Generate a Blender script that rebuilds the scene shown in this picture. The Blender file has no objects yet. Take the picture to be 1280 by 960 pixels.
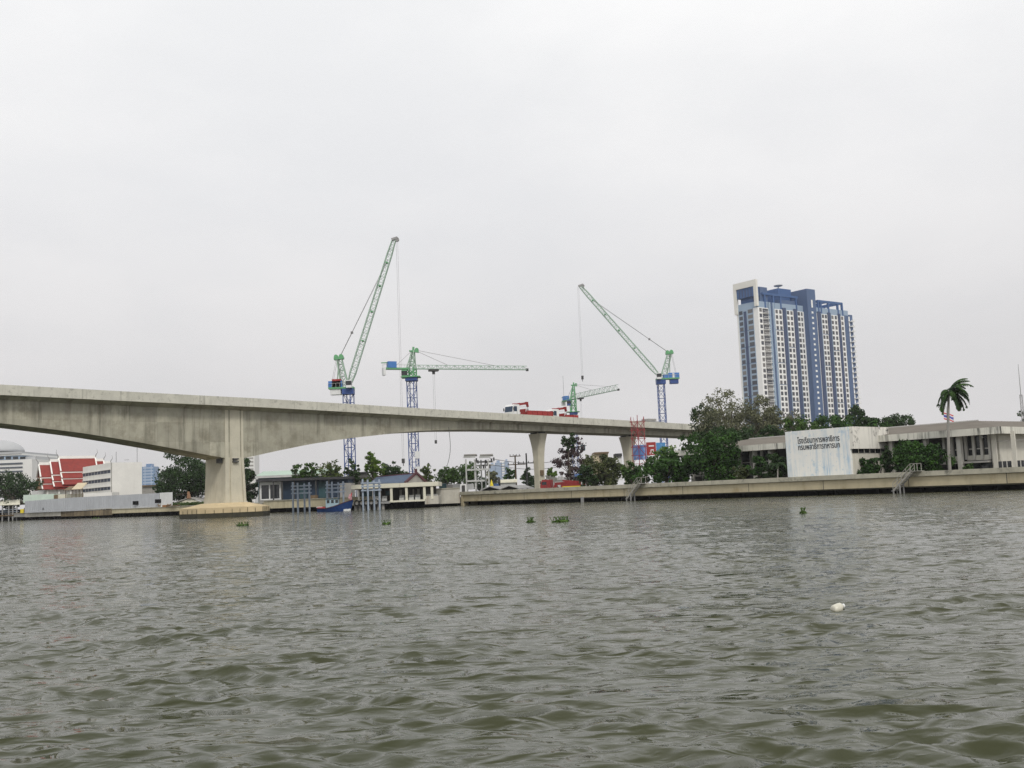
import bpy, math, random
import numpy as np
from mathutils import Vector, Matrix
R = math.radians
rng = np.random.default_rng(7)
random.seed(7)
scn = bpy.context.scene
COL = scn.collection

# ------------------------------------------------------------------ camera model
E = 1.88
F = 1300.0
PH = math.atan(137 / 1300)
RH = R(2.3)
_f = Vector((0, math.cos(PH), math.sin(PH)))
_u0 = Vector((0, -math.sin(PH), math.cos(PH)))
_r0 = Vector((1, 0, 0))
UP = _u0 * math.cos(RH) + _r0 * math.sin(RH)
RT = _r0 * math.cos(RH) - _u0 * math.sin(RH)
CAM = Vector((0, 0, E))


def ray(u, v): return _f + RT * ((u - 640) / F) - UP * ((v - 480) / F)
def at(u, v, D):
    d = ray(u, v)
    return CAM + d * (D / d.y)
def ground_at(u, v, z=0.0):
    d = ray(u, v)
    return CAM + d * ((z - E) / d.z)
def hit(u, v, p, n):
    d = ray(u, v)
    return CAM + d * ((p - CAM).dot(n) / d.dot(n))


# ------------------------------------------------------------------ objects
ORG = {}


def link(o):
    COL.objects.link(o)
    return o


def thing(name, label, cat, loc=(0, 0, 0), rotz=0.0, group=None, local=True):
    o = link(bpy.data.objects.new(name, None))
    o.location = loc
    o.rotation_euler = (0, 0, rotz)
    o.empty_display_size = 0.5
    tag(o, label, cat, group)
    ORG[o.name] = Vector((0, 0, 0)) if local else Vector(loc)
    return o


def tag(o, label, cat=None, group=None, kind=None):
    if label: o['label'] = label
    if cat: o['category'] = cat
    if group: o['group'] = group
    if kind: o['kind'] = kind
    return o


def dup(root, loc, rotz, label, group=None):
    r = root.copy()
    COL.objects.link(r)
    r.location = loc
    r.rotation_euler = (0, 0, rotz)
    r['label'] = label
    if group: r['group'] = group
    for ch in list(root.children):
        c = ch.copy()
        COL.objects.link(c)
        c.parent = r
        for g in list(ch.children):
            d = g.copy()
            COL.objects.link(d)
            d.parent = c
    return r


def V(*a): return Vector(a)


class MB:
    def __init__(s):
        s.v = []
        s.f = []
        s.st = []

    def mark(s): s.st.append((len(s.v), len(s.f)))

    def each(s, name, mat, parent, smooth=False):
        """every primitive added so far becomes a mesh of its own"""
        st = s.st + [(len(s.v), len(s.f))]
        r = []
        for (v0, f0), (v1, f1) in zip(st[:-1], st[1:]):
            m = MB()
            m.v = s.v[v0:v1]
            m.f = [tuple(i - v0 for i in f) for f in s.f[f0:f1]]
            r.append(m.build(name, mat, parent, smooth))
        return r

    def poly(s, pts):
        s.mark()
        n = len(s.v)
        s.v += [tuple(p) for p in pts]
        s.f.append(tuple(range(n, n + len(pts))))
        return s

    def hexa(s, p):          # 8 points: bottom 0-3, top 4-7 (same order)
        s.mark()
        n = len(s.v)
        s.v += [tuple(q) for q in p]
        for q in ((0, 3, 2, 1), (4, 5, 6, 7), (0, 1, 5, 4), (1, 2, 6, 5), (2, 3, 7, 6), (3, 0, 4, 7)):
            s.f.append(tuple(n + i for i in q))
        return s

    def box(s, x0, x1, y0, y1, z0, z1):
        return s.hexa([(x0, y0, z0), (x1, y0, z0), (x1, y1, z0), (x0, y1, z0), (x0, y0, z1), (x1, y0, z1), (x1, y1, z1), (x0, y1, z1)])

    def cbox(s, c, sx, sy, sz):
        return s.box(c[0] - sx / 2, c[0] + sx / 2, c[1] - sy / 2, c[1] + sy / 2, c[2] - sz / 2, c[2] + sz / 2)

    def beam(s, a, b, w, h=None, up=None):
        a = Vector(a); b = Vector(b)
        h = h or w
        d = (b - a).normalized()
        up = Vector(up) if up else (V(0, 0, 1) if abs(d.z) < .95 else V(0, 1, 0))
        sd = d.cross(up).normalized()
        u2 = sd.cross(d)
        q = []
        for p in (a, b):
            for (i, j) in ((-1, -1), (1, -1), (1, 1), (-1, 1)):
                q.append(p + sd * (w / 2 * i) + u2 * (h / 2 * j))
        return s.hexa(q)

    def tube(s, pts, rad, n=8, cap=True):
        pts = [Vector(p) for p in pts]
        if not hasattr(rad, '__len__'): rad = [rad] * len(pts)
        s.mark()
        base = len(s.v)
        for i, p in enumerate(pts):
            d = (pts[min(i + 1, len(pts) - 1)] - pts[max(i - 1, 0)]).normalized()
            up = V(0, 0, 1) if abs(d.z) < .9 else V(1, 0, 0)
            sd = d.cross(up).normalized()
            u2 = sd.cross(d)
            for k in range(n):
                t = 2 * math.pi * k / n
                s.v.append(tuple(p + sd * (math.cos(t) * rad[i]) + u2 * (math.sin(t) * rad[i])))
        for i in range(len(pts) - 1):
            for k in range(n):
                k2 = (k + 1) % n
                s.f.append((base + i * n + k, base + i * n + k2, base + (i + 1) * n + k2, base + (i + 1) * n + k))
        if cap:
            s.f.append(tuple(base + k for k in range(n))[::-1])
            s.f.append(tuple(base + (len(pts) - 1) * n + k for k in range(n)))
        return s

    def prism(s, pts, vec):
        vec = Vector(vec)
        s.mark()
        n = len(s.v)
        m = len(pts)
        s.v += [tuple(Vector(p)) for p in pts] + [tuple(Vector(p) + vec) for p in pts]
        s.f.append(tuple(n + i for i in range(m))[::-1])
        s.f.append(tuple(n + m + i for i in range(m)))
        for i in range(m):
            j = (i + 1) % m
            s.f.append((n + i, n + j, n + m + j, n + m + i))
        return s

    def loft(s, rings, closed=True, caps=True):
        s.mark()
        n0 = len(s.v)
        m = len(rings[0])
        for r in rings: s.v += [tuple(p) for p in r]
        for i in range(len(rings) - 1):
            for k in range(m if closed else m - 1):
                k2 = (k + 1) % m
                s.f.append((n0 + i * m + k, n0 + i * m + k2, n0 + (i + 1) * m + k2, n0 + (i + 1) * m + k))
        if caps:
            s.f.append(tuple(n0 + k for k in range(m))[::-1])
            s.f.append(tuple(n0 + (len(rings) - 1) * m + k for k in range(m)))
        return s

    def lattice(s, a, b, w0, h0, w1, h1, n, ch, br, up=(0, 0, 1), tri=False):
        a = Vector(a); b = Vector(b)
        d = (b - a).normalized()
        up = Vector(up)
        sd = d.cross(up).normalized()
        u2 = sd.cross(d)
        R_ = []
        for i in range(n + 1):
            t = i / n
            p = a.lerp(b, t)
            w = w0 + (w1 - w0) * t
            h = h0 + (h1 - h0) * t
            if tri:
                R_.append([p - sd * w / 2, p + sd * w / 2, p + u2 * h])
            else:
                R_.append([p - sd * w / 2 - u2 * h / 2, p + sd * w / 2 - u2 * h / 2, p + sd * w / 2 + u2 * h / 2, p - sd * w / 2 + u2 * h / 2])
        m = len(R_[0])
        for k in range(m): s.beam(R_[0][k], R_[-1][k], ch)
        for i in range(n):
            for k in range(m):
                k2 = (k + 1) % m
                if (i + k) % 2: s.beam(R_[i][k], R_[i + 1][k2], br)
                else: s.beam(R_[i][k2], R_[i + 1][k], br)
                s.beam(R_[i][k], R_[i][k2], br)
        return s

    def build(s, name, mat, parent=None, smooth=False, loc=None):
        off = ORG.get(parent.name, V(0, 0, 0)) if parent else (Vector(loc) if loc is not None else V(0, 0, 0))
        me = bpy.data.meshes.new(name)
        me.from_pydata([(p[0] - off.x, p[1] - off.y, p[2] - off.z) for p in s.v], [], s.f)
        me.materials.append(mat)
        if smooth: me.polygons.foreach_set('use_smooth', [True] * len(me.polygons))
        me.update()
        o = link(bpy.data.objects.new(name, me))
        if parent:
            o.parent = parent
            ORG[o.name] = off
        else:
            o.location = off
            ORG[o.name] = off
        return o


# ------------------------------------------------------------------ materials
class NG:
    def __init__(s, name):
        s.m = bpy.data.materials.new(name)
        s.m.use_nodes = True
        s.t = s.m.node_tree
        s.b = s.t.nodes['Principled BSDF']
        s.out = s.t.nodes['Material Output']

    def n(s, typ, **kw):
        nd = s.t.nodes.new(typ)
        for k, v in kw.items():
            if k in nd.inputs.keys() and not hasattr(nd, k): nd.inputs[k].default_value = v
            else: setattr(nd, k, v)
        return nd

    def l(s, a, b): s.t.links.new(a, b)

    def noise(s, vec, scale, detail=4, rough=.6):
        nd = s.n('ShaderNodeTexNoise')
        nd.inputs['Scale'].default_value = scale
        nd.inputs['Detail'].default_value = detail
        nd.inputs['Roughness'].default_value = rough
        if vec is not None: s.l(vec, nd.inputs['Vector'])
        return nd.outputs['Fac']

    def mapr(s, fac, a, b, c=0., d=1.):
        nd = s.n('ShaderNodeMapRange')
        for i, v in enumerate((a, b, c, d)): nd.inputs[i + 1].default_value = v
        s.l(fac, nd.inputs[0])
        return nd.outputs[0]

    def mix(s, fac, a, b):
        nd = s.n('ShaderNodeMix', data_type='RGBA')
        if isinstance(fac, (int, float)): nd.inputs['Factor'].default_value = fac
        else: s.l(fac, nd.inputs['Factor'])
        for i, c in ((6, a), (7, b)):
            if isinstance(c, (tuple, list)): nd.inputs[i].default_value = (*c[:3], 1)
            else: s.l(c, nd.inputs[i])
        return nd.outputs[2]

    def mul(s, a, b):
        nd = s.n('ShaderNodeMath', operation='MULTIPLY')
        for i, c in ((0, a), (1, b)):
            if isinstance(c, (int, float)): nd.inputs[i].default_value = c
            else: s.l(c, nd.inputs[i])
        return nd.outputs[0]

    def mapping(s, vec, sc):
        nd = s.n('ShaderNodeMapping')
        nd.inputs['Scale'].default_value = sc
        s.l(vec, nd.inputs['Vector'])
        return nd.outputs[0]

    def obj(s): return s.n('ShaderNodeTexCoord').outputs['Object']


def pm(name, c, var=.15, scale=.6, rough=.8, streak=0., scol=(.05, .05, .045), sfreq=1.4, slo=.52, shi=.72, seg=None, segv=.1, bump=0., metal=0., spec=.4, blot=None):
    g = NG(name)
    o = g.obj()
    lo = tuple(x * (1 - var) for x in c)
    hi = tuple(x * (1 + var) for x in c)
    col = g.mix(g.mapr(g.noise(o, scale, 6, .65), .3, .7), lo, hi)
    if seg:
        mp = g.mapping(o, (1 / seg, .01, .34))
        fl = g.n('ShaderNodeVectorMath', operation='FLOOR')
        g.l(mp, fl.inputs[0])
        wn = g.n('ShaderNodeTexWhiteNoise', noise_dimensions='3D')
        g.l(fl.outputs[0], wn.inputs['Vector'])
        k = g.mapr(wn.outputs['Value'], 0, 1, 1 - segv, 1 + segv)
        m = g.n('ShaderNodeVectorMath', operation='SCALE')
        g.l(col, m.inputs[0])
        g.l(k, m.inputs['Scale'])
        col = m.outputs[0]
    if seg and segv > .1:
        fx = g.n('ShaderNodeSeparateXYZ')
        g.l(g.mapping(o, (1 / seg, 1, .34)), fx.inputs[0])
        for ax, wd_, am in (('X', .016, .5), ('Z', .012, .28)):
            fr = g.n('ShaderNodeMath', operation='FRACT')
            g.l(fx.outputs[ax], fr.inputs[0])
            lt = g.n('ShaderNodeMath', operation='LESS_THAN')
            g.l(fr.outputs[0], lt.inputs[0])
            lt.inputs[1].default_value = wd_
            col = g.mix(g.mul(lt.outputs[0], g.mul(g.mapr(g.noise(o, .3, 3), .35, .6), am)), col, (.10, .095, .075))
    if blot:
        bc, bs, b0, b1, ba = blot
        col = g.mix(g.mul(g.mapr(g.noise(o, bs, 5, .7), b0, b1), ba), col, bc)
    if streak:
        mp = g.mapping(o, (sfreq, sfreq, .06 * sfreq))
        f1 = g.mapr(g.noise(mp, 1., 5, .7), slo, shi)
        f2 = g.mapr(g.noise(o, .22, 3), .35, .65)
        col = g.mix(g.mul(g.mul(f1, f2), streak), col, scol)
    g.l(col, g.b.inputs['Base Color'])
    g.b.inputs['Roughness'].default_value = rough
    g.b.inputs['Metallic'].default_value = metal
    g.b.inputs['Specular IOR Level'].default_value = spec
    if bump:
        bn = g.n('ShaderNodeBump')
        bn.inputs['Strength'].default_value = bump
        bn.inputs['Distance'].default_value = .05
        g.l(g.noise(o, 4, 5), bn.inputs['Height'])
        g.l(bn.outputs[0], g.b.inputs['Normal'])
    return g.m


def leafmat(name, c1, c2, c3=None):
    g = NG(name)
    geo = g.n('ShaderNodeNewGeometry')
    o = g.obj()
    col = g.mix(geo.outputs['Random Per Island'], c1, c2)
    f = g.mapr(g.noise(o, .45, 3, .6), .42, .66)
    col = g.mix(g.mul(f, .75), col, c3 or tuple(x * 1.7 for x in c2))
    g.l(col, g.b.inputs['Base Color'])
    g.b.inputs['Roughness'].default_value = .6
    g.b.inputs['Specular IOR Level'].default_value = .25
    tr = g.n('ShaderNodeBsdfTranslucent')
    g.l(col, tr.inputs['Color'])
    mx = g.n('ShaderNodeMixShader')
    mx.inputs[0].default_value = .22
    g.l(g.b.outputs[0], mx.inputs[1])
    g.l(tr.outputs[0], mx.inputs[2])
    g.l(mx.outputs[0], g.out.inputs['Surface'])
    return g.m


M = {}
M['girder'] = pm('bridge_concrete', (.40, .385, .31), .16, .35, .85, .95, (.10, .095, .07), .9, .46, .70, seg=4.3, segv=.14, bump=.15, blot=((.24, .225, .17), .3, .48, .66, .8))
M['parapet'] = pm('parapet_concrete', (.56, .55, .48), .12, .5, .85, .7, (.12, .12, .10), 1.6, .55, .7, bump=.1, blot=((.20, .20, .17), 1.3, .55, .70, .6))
M['pier'] = pm('pier_concrete', (.55, .52, .42), .10, .5, .85, .6, (.24, .20, .12), 1.3, .5, .72, bump=.1)
M['pilecap'] = pm('pilecap_concrete', (.60, .485, .30), .14, .5, .9, .5, (.25, .18, .08), .8)
M['algae'] = pm('waterline_algae', (.045, .042, .026), .35, 1.2, .8)
M['wall'] = pm('flood_wall_concrete', (.50, .44, .30), .12, .5, .9, .55, (.20, .15, .07), .7, .5, .7, seg=6.1, segv=.06, blot=((.30, .22, .11), .35, .55, .7, .55))
M['walltop'] = pm('flood_wall_cap', (.44, .42, .34), .16, .7, .9, .6, (.10, .095, .08), 1.2, blot=((.09, .09, .08), .8, .55, .68, .7))
M['dark'] = pm('painted_shade_black', (.007, .007, .007), .3, 1., .95, spec=.1)  # near-black tone paints in the shade of undersides, recesses and openings
M['bankwall'] = pm('bank_concrete', (.50, .45, .31), .18, .6, .9, .7, (.17, .12, .06), 1.1)
M['bankpale'] = pm('bank_concrete_pale', (.52, .50, .44), .2, .6, .9, .9, (.22, .14, .06), 1.3)
M['timber'] = pm('old_timber', (.17, .12, .07), .35, 1.2, .9, .6)
M['stairgrey'] = pm('weathered_stair_steel', (.33, .32, .29), .15, 1, .7)
M['rustclay'] = pm('terracotta', (.30, .17, .10), .25, 2., .8)
M['quay'] = pm('weathered_quay', (.24, .19, .12), .3, .5, .9, .9, (.04, .03, .02), 1.1, .45, .62, seg=2.3, segv=.4)
M['white'] = pm('white_paint', (.78, .77, .73), .05, .5, .7, .35, (.35, .33, .28), 1.2)
M['whitest'] = pm('white_steel', (.74, .75, .75), .06, .8, .55)
M['cream'] = pm('cream_paint', (.72, .70, .58), .06, .6, .7, .4, (.35, .30, .2), 1.1)
M['stain'] = pm('stained_white_plaster', (.66, .65, .58), .08, .5, .85, 1., (.05, .05, .045), 1.5, .5, .64)
M['stainblk'] = pm('mouldy_white_plaster', (.74, .72, .66), .05, .5, .85, .5, (.10, .10, .09), 1., .5, .66, blot=((.045, .043, .04), .42, .53, .62, .95))
M['signblue'] = pm('peeling_blue_white_paint', (.82, .82, .79), .03, .5, .85, .85, (.36, .52, .68), 1.5, .48, .62, blot=((.42, .57, .70), 1.1, .56, .67, .7))
M['plasterw'] = pm('offwhite_plaster', (.62, .60, .53), .07, .5, .85, .5, (.22, .20, .16), 1.1)
M['columnc'] = pm('column_plaster', (.52, .51, .47), .1, .6, .85, .5, (.14, .13, .11), 1.2)
M['roofbrown'] = pm('brown_sheet_roof', (.15, .132, .108), .14, .35, .85, .4, (.08, .065, .05), .5)
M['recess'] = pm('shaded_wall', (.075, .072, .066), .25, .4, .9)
M['glassdark'] = pm('dark_window_glass', (.02, .023, .027), .3, .7, .12, spec=.6)
M['glass'] = pm('window_glass', (.085, .10, .125), .3, .05, .15, spec=.6)
M['asphalt'] = pm('ground_soil', (.10, .095, .075), .3, .05, .95)
M['redroof'] = pm('temple_red_tile', (.235, .028, .02), .2, 1.2, .6, .4, (.16, .02, .015), .8)
M['goldwhite'] = pm('temple_trim', (.85, .84, .80), .06, 1., .6)
M['goldwood'] = pm('temple_gold_pediment', (.28, .13, .045), .35, 2., .5)
M['hoard'] = pm('galvanised_sheet', (.52, .54, .57), .08, .5, .55, .3, (.30, .31, .33), 2.5, .4, .6, metal=.15)
M['palegreen'] = pm('pale_green_sheet', (.55, .66, .58), .1, .5, .6, .3, (.4, .4, .35))
M['greenroof'] = pm('mint_roof', (.38, .49, .41), .08, .3, .6)
M['teal'] = pm('teal_cladding', (.035, .085, .10), .2, .4, .5)
M['darkroof'] = pm('dark_sheet_roof', (.045, .045, .05), .2, .5, .7)
M['navy'] = pm('dark_blue_panel', (.022, .045, .085), .25, .5, .5)
M['greyplaster'] = pm('grey_plaster', (.34, .33, .31), .12, .5, .85, .5, (.12, .11, .10), 1.)
M['blueroof'] = pm('blue_tile_roof', (.085, .125, .20), .15, 1.5, .6)
M['maroon'] = pm('maroon_trim', (.09, .03, .04), .2, 1, .6)
M['bluegrey'] = pm('bluegrey_post_paint', (.33, .39, .48), .18, .8, .7, .5, (.12, .12, .12), 2.)
M['hull'] = pm('boat_blue_paint', (.012, .045, .17), .15, .8, .4)
M['hullwhite'] = pm('boat_white_trim', (.72, .74, .74), .1, 1, .5)
M['cabinblue'] = pm('boat_cabin_paint', (.36, .50, .58), .12, 1, .5)
M['redcloth'] = pm('red_cloth', (.55, .05, .06), .2, 2, .8)
M['pink'] = pm('pink_garland', (.62, .34, .38), .3, 4, .8)
M['green'] = pm('crane_green', (.13, .36, .17), .12, .6, .5)
M['palejib'] = pm('crane_pale_green', (.31, .43, .34), .12, .6, .5)
M['blue'] = pm('crane_blue', (.032, .075, .25), .15, .6, .5)
M['midblue'] = pm('crane_mid_blue', (.06, .20, .52), .1, .6, .5)
M['rope'] = pm('steel_rope', (.20, .20, .20), .1, 1, .6)
M['ropefaint'] = pm('steel_rope_light', (.30, .30, .31), .1, 1, .6)
M['red'] = pm('red_paint', (.33, .030, .028), .15, .8, .45, .3, (.2, .03, .02), 2)
M['darkred'] = pm('dark_red_paint', (.26, .025, .025), .2, .8, .5)
M['scaff'] = pm('red_scaffold_paint', (.29, .045, .05), .2, 1, .6)
M['tyre'] = pm('rubber', (.02, .02, .02), .2, 3, .9)
M['steelgrey'] = pm('grey_steel', (.30, .30, .30), .15, 1, .6, .4, (.15, .08, .05), 1.5)
M['galv'] = pm('galvanised_steel', (.50, .51, .50), .15, 1, .6)
M['darksteel'] = pm('dark_steel', (.06, .06, .06), .2, 1, .6)
M['netblue'] = pm('blue_netting', (.10, .26, .62), .25, .5, .7, blot=((.5, .55, .65), .5, .5, .62, .8))
M['boardblue'] = pm('blue_board', (.08, .27, .55), .1, .5, .6, blot=((.6, .65, .72), .35, .58, .66, .7))
M['yellow'] = pm('yellow_plastic', (.75, .60, .04), .1, 1, .6)
M['bark'] = pm('bark', (.13, .11, .085), .3, 1.5, .95)
M['palmtrunk'] = pm('palm_trunk_bark', (.27, .26, .24), .15, 2, .9)
M['c_white'] = pm('condo_white', (.86, .86, .845), .04, .05, .7)
M['c_cream'] = pm('condo_cream', (.76, .745, .69), .04, .05, .7)
M['c_blue'] = pm('condo_blue', (.055, .12, .28), .08, .05, .6)
M['c_slate'] = pm('condo_slate', (.085, .135, .25), .08, .05, .6)
M['c_grey'] = pm('condo_bluegrey', (.31, .40, .51), .06, .05, .6)
M['c_dark'] = pm('condo_stripe', (.055, .08, .16), .08, .05, .6)
g = NG('condo_window')
oi = g.n('ShaderNodeObjectInfo')
ge = g.n('ShaderNodeNewGeometry')
ad = g.n('ShaderNodeMath', operation='ADD')
g.l(oi.outputs['Random'], ad.inputs[0])
g.l(ge.outputs['Random Per Island'], ad.inputs[1])
fr = g.n('ShaderNodeMath', operation='FRACT')
g.l(ad.outputs[0], fr.inputs[0])
pw = g.n('ShaderNodeMath', operation='POWER')
g.l(fr.outputs[0], pw.inputs[0])
pw.inputs[1].default_value = 2.2
g.l(g.mix(pw.outputs[0], (.045, .05, .068), (.20, .19, .18)), g.b.inputs['Base Color'])
g.b.inputs['Roughness'].default_value = .3
M['c_win'] = g.m
M['farblue'] = pm('far_blue_glass_hazed', (.16, .26, .42), .12, .03, .3)  # far tower blues: distance haze is put into the paler paint
M['farmid'] = pm('far_mid_blue_hazed', (.26, .34, .47), .1, .03, .4)
M['farpale'] = pm('far_pale_blue_hazed', (.38, .46, .58), .1, .03, .5)
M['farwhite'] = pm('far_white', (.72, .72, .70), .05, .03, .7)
M['domegrey'] = pm('dome_grey', (.43, .44, .45), .05, .1, .5)
M['beige'] = pm('beige_wall', (.55, .47, .33), .1, .4, .8)
M['hedge'] = leafmat('hedge_leaf', (.022, .05, .012), (.06, .10, .02))
M['lf_dark'] = leafmat('leaf_dark', (.008, .024, .006), (.028, .062, .014), (.05, .10, .025))
M['lf_mid'] = leafmat('leaf_mid', (.014, .042, .006), (.048, .100, .016), (.09, .17, .028))
M['lf_deep'] = leafmat('leaf_deep_green', (.008, .030, .005), (.028, .078, .010), (.055, .14, .016))
M['lf_palm'] = leafmat('palm_leaf', (.007, .026, .008), (.022, .058, .012), (.06, .13, .02))
M['lf_lime'] = leafmat('leaf_olive_light', (.035, .062, .012), (.09, .13, .03), (.15, .19, .05))
M['lf_bright'] = leafmat('leaf_bright', (.040, .095, .012), (.10, .18, .022), (.17, .25, .03))
M['lf_olive'] = leafmat('leaf_olive', (.022, .036, .011), (.075, .092, .030), (.12, .14, .05))
M['lf_brown'] = leafmat('leaf_brown', (.066, .076, .040), (.145, .150, .085))
M['lf_maroon'] = leafmat('leaf_maroon', (.035, .022, .026), (.085, .05, .052), (.10, .07, .065))
M['hyacinth'] = leafmat('hyacinth_leaf', (.035, .08, .014), (.085, .15, .03))
M['thaipaint'] = pm('sign_letter_paint', (.035, .04, .05), .3, 3, .8)
M['styro'] = pm('dirty_white_plastic', (.60, .58, .49), .1, 6, .35)
M['flagblue'] = pm('flag_blue', (.10, .10, .42), .1, 1, .8)
M['flagred'] = pm('flag_red', (.60, .06, .08), .1, 1, .8)
M['sheetblue'] = pm('blue_tarpaulin', (.06, .12, .28), .2, 1, .6)

# ------------------------------------------------------------------ camera
cam = bpy.data.cameras.new('camera')
cam.sensor_width = 36
cam.lens = 36 * F / 1280
cam.clip_end = 6000
cam.clip_start = .1
camo = link(bpy.data.objects.new('camera', cam))
mw = Matrix((RT, UP, -_f)).transposed().to_4x4()
mw.translation = CAM
camo.matrix_world = mw
scn.camera = camo

# ------------------------------------------------------------------ sky and sun
SUN = V(.22, -.80, .88).normalized()
w = bpy.data.worlds.new('World')
scn.world = w
w.use_nodes = True
nt = w.node_tree
bg = nt.nodes['Background']
bg.inputs['Strength'].default_value = .1
sky = nt.nodes.new('ShaderNodeTexSky')
sky.sky_type = 'NISHITA'
sky.sun_disc = False
sky.sun_elevation = math.asin(SUN.z)
sky.sun_rotation = math.atan2(SUN.x, SUN.y)
sky.air_density = 1.0
sky.dust_density = 4.0
tc = nt.nodes.new('ShaderNodeTexCoord')


def wn(t, **kw):
    nd = nt.nodes.new(t)
    for k, v in kw.items(): setattr(nd, k, v)
    return nd


sx = wn('ShaderNodeSeparateXYZ')
nt.links.new(tc.outputs['Generated'], sx.inputs[0])
mp = wn('ShaderNodeMapping')
mp.inputs['Scale'].default_value = (1.5, 1.5, 3.2)
mp.inputs['Location'].default_value = (.37, .1, .2)
nt.links.new(tc.outputs['Generated'], mp.inputs[0])
nz = wn('ShaderNodeTexNoise')
nz.inputs['Scale'].default_value = 1.9
nz.inputs['Detail'].default_value = 6
nz.inputs['Roughness'].default_value = .5
nt.links.new(mp.outputs[0], nz.inputs['Vector'])
ramp = wn('ShaderNodeValToRGB')      # overcast: brighter towards the zenith
SKYK = 10.0
for i, (p, c) in enumerate(((0., (.70, .683, .687)), (.12, (.765, .750, .755)), (.28, (.90, .895, .90)), (.44, (1.0, 1.0, 1.0)))):
    e = ramp.color_ramp.elements[i] if i < 2 else ramp.color_ramp.elements.new(p)
    e.position = p
    e.color = (*c, 1)
nt.links.new(sx.outputs['Z'], ramp.inputs[0])
mr = wn('ShaderNodeMapRange')
mr.inputs[1].default_value = .3
mr.inputs[2].default_value = .7
mr.inputs[3].default_value = .985
mr.inputs[4].default_value = 1.02
nt.links.new(nz.outputs['Fac'], mr.inputs[0])
k1 = wn('ShaderNodeMath', operation='MULTIPLY')
k1.inputs[1].default_value = SKYK
nt.links.new(mr.outputs[0], k1.inputs[0])
cl = wn('ShaderNodeVectorMath', operation='SCALE')
nt.links.new(ramp.outputs[0], cl.inputs[0])
nt.links.new(k1.outputs[0], cl.inputs['Scale'])
cf = wn('ShaderNodeMapRange')       # how much blue sky the thin cloud lets through
cf.inputs[1].default_value = .35
cf.inputs[2].default_value = .6
cf.inputs[3].default_value = .88
cf.inputs[4].default_value = .97
nt.links.new(nz.outputs['Fac'], cf.inputs[0])
mx = wn('ShaderNodeMix', data_type='RGBA')
nt.links.new(cf.outputs[0], mx.inputs['Factor'])
nt.links.new(sky.outputs[0], mx.inputs[6])
nt.links.new(cl.outputs[0], mx.inputs[7])
nt.links.new(mx.outputs[2], bg.inputs['Color'])

sun = bpy.data.lights.new('sun', 'SUN')
sun.energy = 1.5
sun.angle = R(11)
sun.color = (1, .95, .87)
so = link(bpy.data.objects.new('sun', sun))
so.rotation_euler = (-SUN).to_track_quat('-Z', 'Y').to_euler()

scn.view_settings.view_transform = 'Standard'
scn.view_settings.look = 'None'
scn.view_settings.exposure = 0
scn.view_settings.gamma = 1
scn.render.engine = 'CYCLES'
scn.cycles.use_denoising = True
scn.cycles.denoising_prefilter = 'NONE'
scn.cycles.max_bounces = 6
scn.cycles.volume_bounces = 0
scn.cycles.sample_clamp_indirect = 6
scn.render.filter_size = .95

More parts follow.
